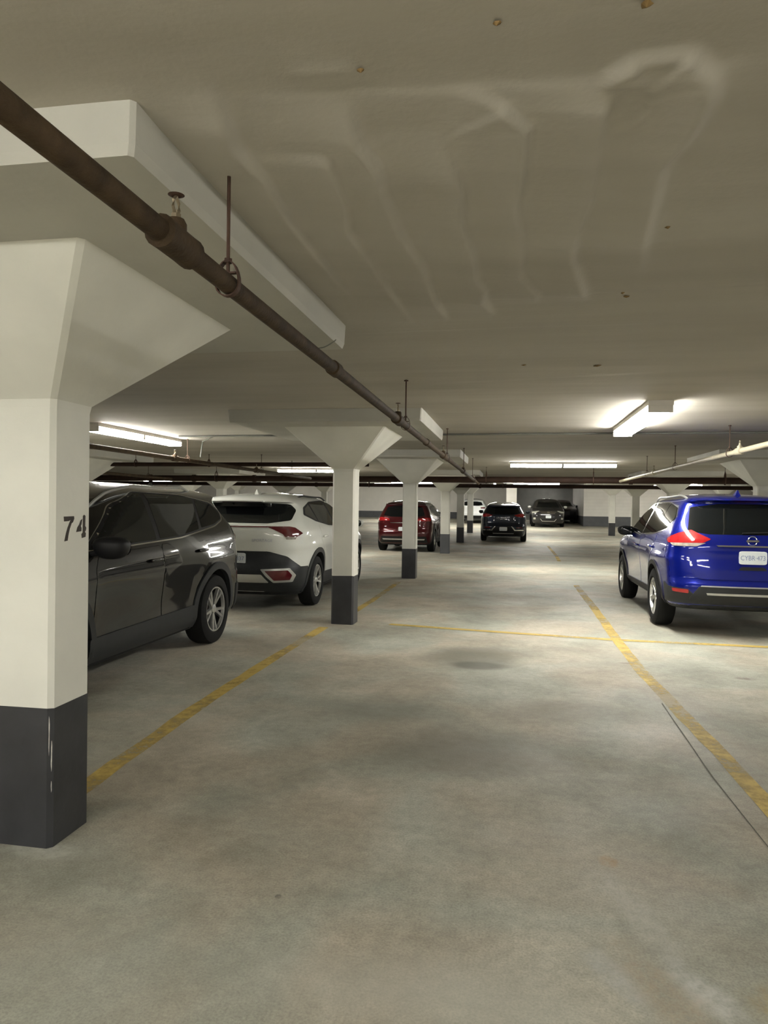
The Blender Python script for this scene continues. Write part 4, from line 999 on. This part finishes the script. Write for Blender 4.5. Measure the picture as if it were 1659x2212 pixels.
def red_car():
    p = paint('dark_red_paint', (0.052, 0.003, 0.005), 0.35, 0.28)
    S = small_suv(p, L=4.40, W=1.83, H=1.64)
    c = Car(S, (-3.36, 22.05+2.2, 0), rz=-0.02, label='dark red suv parked beyond the second column', fine=False)
    small_glass(c, 0.02)
    c.both('tail_light', [(-0.30,0.99),(-0.28,1.06),(0.0,1.10),(0.20,1.07),(0.14,0.98)], M['red_lens'], a=35, off=0.010, rnd=0.02, res=0.04)
    c.patch('tailgate', [(-0.62,1.10),(-0.60,0.70),(0.60,0.70),(0.62,1.10)], 0, p, off=0.006, res=0.06, depth=0.004)
    c.patch('chrome_strip', [(-0.42,0.915),(0.42,0.915),(0.42,0.94),(-0.42,0.94)], 0, M['chrome'], off=0.016, rnd=0, res=0.06)
    c.plate(0.0, 0.72)
    c.patch('bumper_lower', [(-0.76,0.30),(-0.72,0.50),(0.72,0.50),(0.76,0.30)], 0, M['plastic'], off=0.008, res=0.06)
    c.patch('skid_strip', [(-0.66,0.385),(0.66,0.385),(0.68,0.425),(-0.68,0.425)], 0, M['silver'], off=0.016, rnd=0, res=0.06)
    c.arch(M['plastic'], 0.06); c.wheels('s5'); c.mirror(0.68, 1.08, p, out=0.14); c.rails(0.56, -1.2, 0.4, M['silver'])
    c.both('sill_trim', [(-0.95,0.25),(-0.92,0.42),(0.93,0.40),(0.93,0.25)], M['plastic'], off=0.012)
    c.handle(-0.05, 0.96, M['chrome'], (None, None)); c.handle(-1.0, 0.98, M['chrome'], (None, None))
def slate_car():
    p = paint('dark_slate_blue_paint', (0.016, 0.021, 0.034), 0.5, 0.28)
    S = small_suv(p, L=4.36, W=1.83, H=1.585)
    c = Car(S, (-0.385, 29.15+2.18, rise(31.3)), rz=0.0, scale=1.02, label='dark blue-grey hatchback in the middle of the far aisle', fine=False)
    small_glass(c, -0.035)
    c.both('tail_light', [(-0.32,1.08),(-0.02,1.15),(0.14,1.11),(0.10,1.0),(-0.20,1.02)], M['red_lens'], a=35, off=0.010, rnd=0.02, res=0.04)
    c.patch('tailgate', [(-0.62,1.08),(-0.58,0.66),(0.58,0.66),(0.62,1.08)], 0, p, off=0.006, res=0.06, depth=0.004)
    c.plate(0.0, 0.535)
    c.patch('bumper_lower', [(-0.78,0.28),(-0.74,0.46),(-0.42,0.47),(-0.32,0.63),(0.32,0.63),(0.42,0.47),(0.74,0.46),(0.78,0.28)], 0, M['plastic'], off=0.008, res=0.06)
    for sd in (1, -1):
        c.patch('bumper_trim', [(sd*x, z) for x, z in [(0.31,0.635),(0.35,0.635),(0.47,0.505),(0.80,0.505),(0.80,0.47),(0.44,0.46)]], 0, M['chrome'], off=0.020, rnd=0, res=0.05)
        c.patch('reflector', [(sd*x, z) for x, z in [(0.52,0.56),(0.74,0.57),(0.74,0.61),(0.50,0.61)]], 0, M['red_dark'], off=0.012, rnd=0.01, res=0.05)
    c.patch('skid_strip', [(-0.40,0.335),(0.40,0.335),(0.42,0.37),(-0.42,0.37)], 0, M['silver'], off=0.016, rnd=0, res=0.06)
    c.patch('badge', [(-0.10,0.975),(0.10,0.975),(0.10,0.995),(-0.10,0.995)], 0, M['badge'], off=0.014, rnd=0.008, res=0.05)
    c.arch(M['plastic'], 0.05); c.wheels('s5'); c.mirror(0.68, 1.08, p, out=0.15)
def far_white_car():
    p = paint('plain_white_paint', (0.72, 0.74, 0.74), 0.0, 0.3)
    S = small_suv(p, L=4.3, W=1.78, H=1.56)
    c = Car(S, (-2.55, 45.0+2.15, rise(47.15)), label='white car parked at the far wall behind the farthest column', fine=False)
    small_glass(c, -0.06)
    c.both('tail_light', [(-0.20,0.94),(-0.20,1.02),(0.12,1.04),(0.12,0.94)], M['red_dark'], a=35, off=0.010, rnd=0.02, res=0.04)
    c.plate(0.0, 0.78)
    c.patch('bumper_lower', [(-0.78,0.28),(-0.74,0.50),(0.74,0.50),(0.78,0.28)], 0, M['plastic'], off=0.008, res=0.06)
    c.wheels('s5'); c.mirror(0.68, 1.05, p, out=0.15)
def facing_car():
    p = paint('bronze_grey_paint', (0.028, 0.027, 0.028), 0.4, 0.28)
    S = small_suv(p, L=4.75, W=1.90, H=1.62)
    c = Car(S, (1.98, 41.4+2.38, rise(43.7)), rz=PI, label='grey suv facing the viewer in the dark recess', fine=False)
    small_glass(c, 0.0)
    c.both('headlight', [(-0.32,0.82),(-0.26,0.88),(0.10,0.97),(0.20,0.93),(0.05,0.83)], M['head_lens'], a=150, off=0.010, rnd=0.02, res=0.04)
    g = c.patch('grille', [(-0.46,0.93),(0.46,0.93),(0.34,0.76),(-0.34,0.76)], 180, M['plastic'], off=0.008, res=0.05)
    for z, w in ((0.90, 0.46), (0.855, 0.42), (0.81, 0.37)):
        c.patch('grille_bar', [(-w,z-0.008),(w,z-0.008),(w,z+0.010),(-w,z+0.010)], 180, M['chrome'], off=0.020, rnd=0, res=0.05, parent=g)
    c.patch('emblem', [(-0.09,0.85),(0,0.80),(0.09,0.85),(0.07,0.92),(-0.07,0.92)], 180, M['chrome'], off=0.030, res=0.03)
    c.plate(0.0, 0.62, front=True)
    c.patch('air_intake', [(-0.45,0.52),(0.45,0.52),(0.34,0.36),(-0.34,0.36)], 180, M['plastic'], off=0.008, res=0.05)
    c.patch('bumper_chrome', [(-0.46,0.50),(-0.43,0.50),(-0.33,0.385),(0.33,0.385),(0.43,0.50),(0.46,0.50),(0.35,0.350),(-0.35,0.350)], 180, M['silver'], off=0.018, rnd=0, res=0.04)
    c.both('fog_light', [(-0.12,0.46),(-0.12,0.56),(0.06,0.57),(0.06,0.46)], M['head_lens'], a=155, off=0.010, rnd=0.02, res=0.04)
    c.wheels('s5'); c.mirror(0.85, 1.10, M['silver'], out=0.15)
def dark_car():
    p = paint('black_car_paint', (0.010, 0.010, 0.012), 0.3, 0.28)
    S = small_suv(p, L=4.4, W=1.80, H=1.50)
    c = Car(S, (3.18, 46.75+2.2, rise(48.95)), rz=PI, label='black car in deep shade beside the facing grey suv', fine=False)
    small_glass(c, -0.12)
    c.both('headlight', [(-0.20,0.80),(-0.18,0.88),(0.20,0.90),(0.20,0.82)], M['plastic_grey'], a=150, off=0.010, rnd=0.02, res=0.04)
    c.patch('grille', [(-0.40,0.56),(-0.36,0.80),(0.36,0.80),(0.40,0.56)], 180, M['plastic'], off=0.006)
    c.wheels('s5'); c.mirror(0.70, 1.05, p, out=0.14)
red_car(); slate_car(); far_white_car(); facing_car(); dark_car()
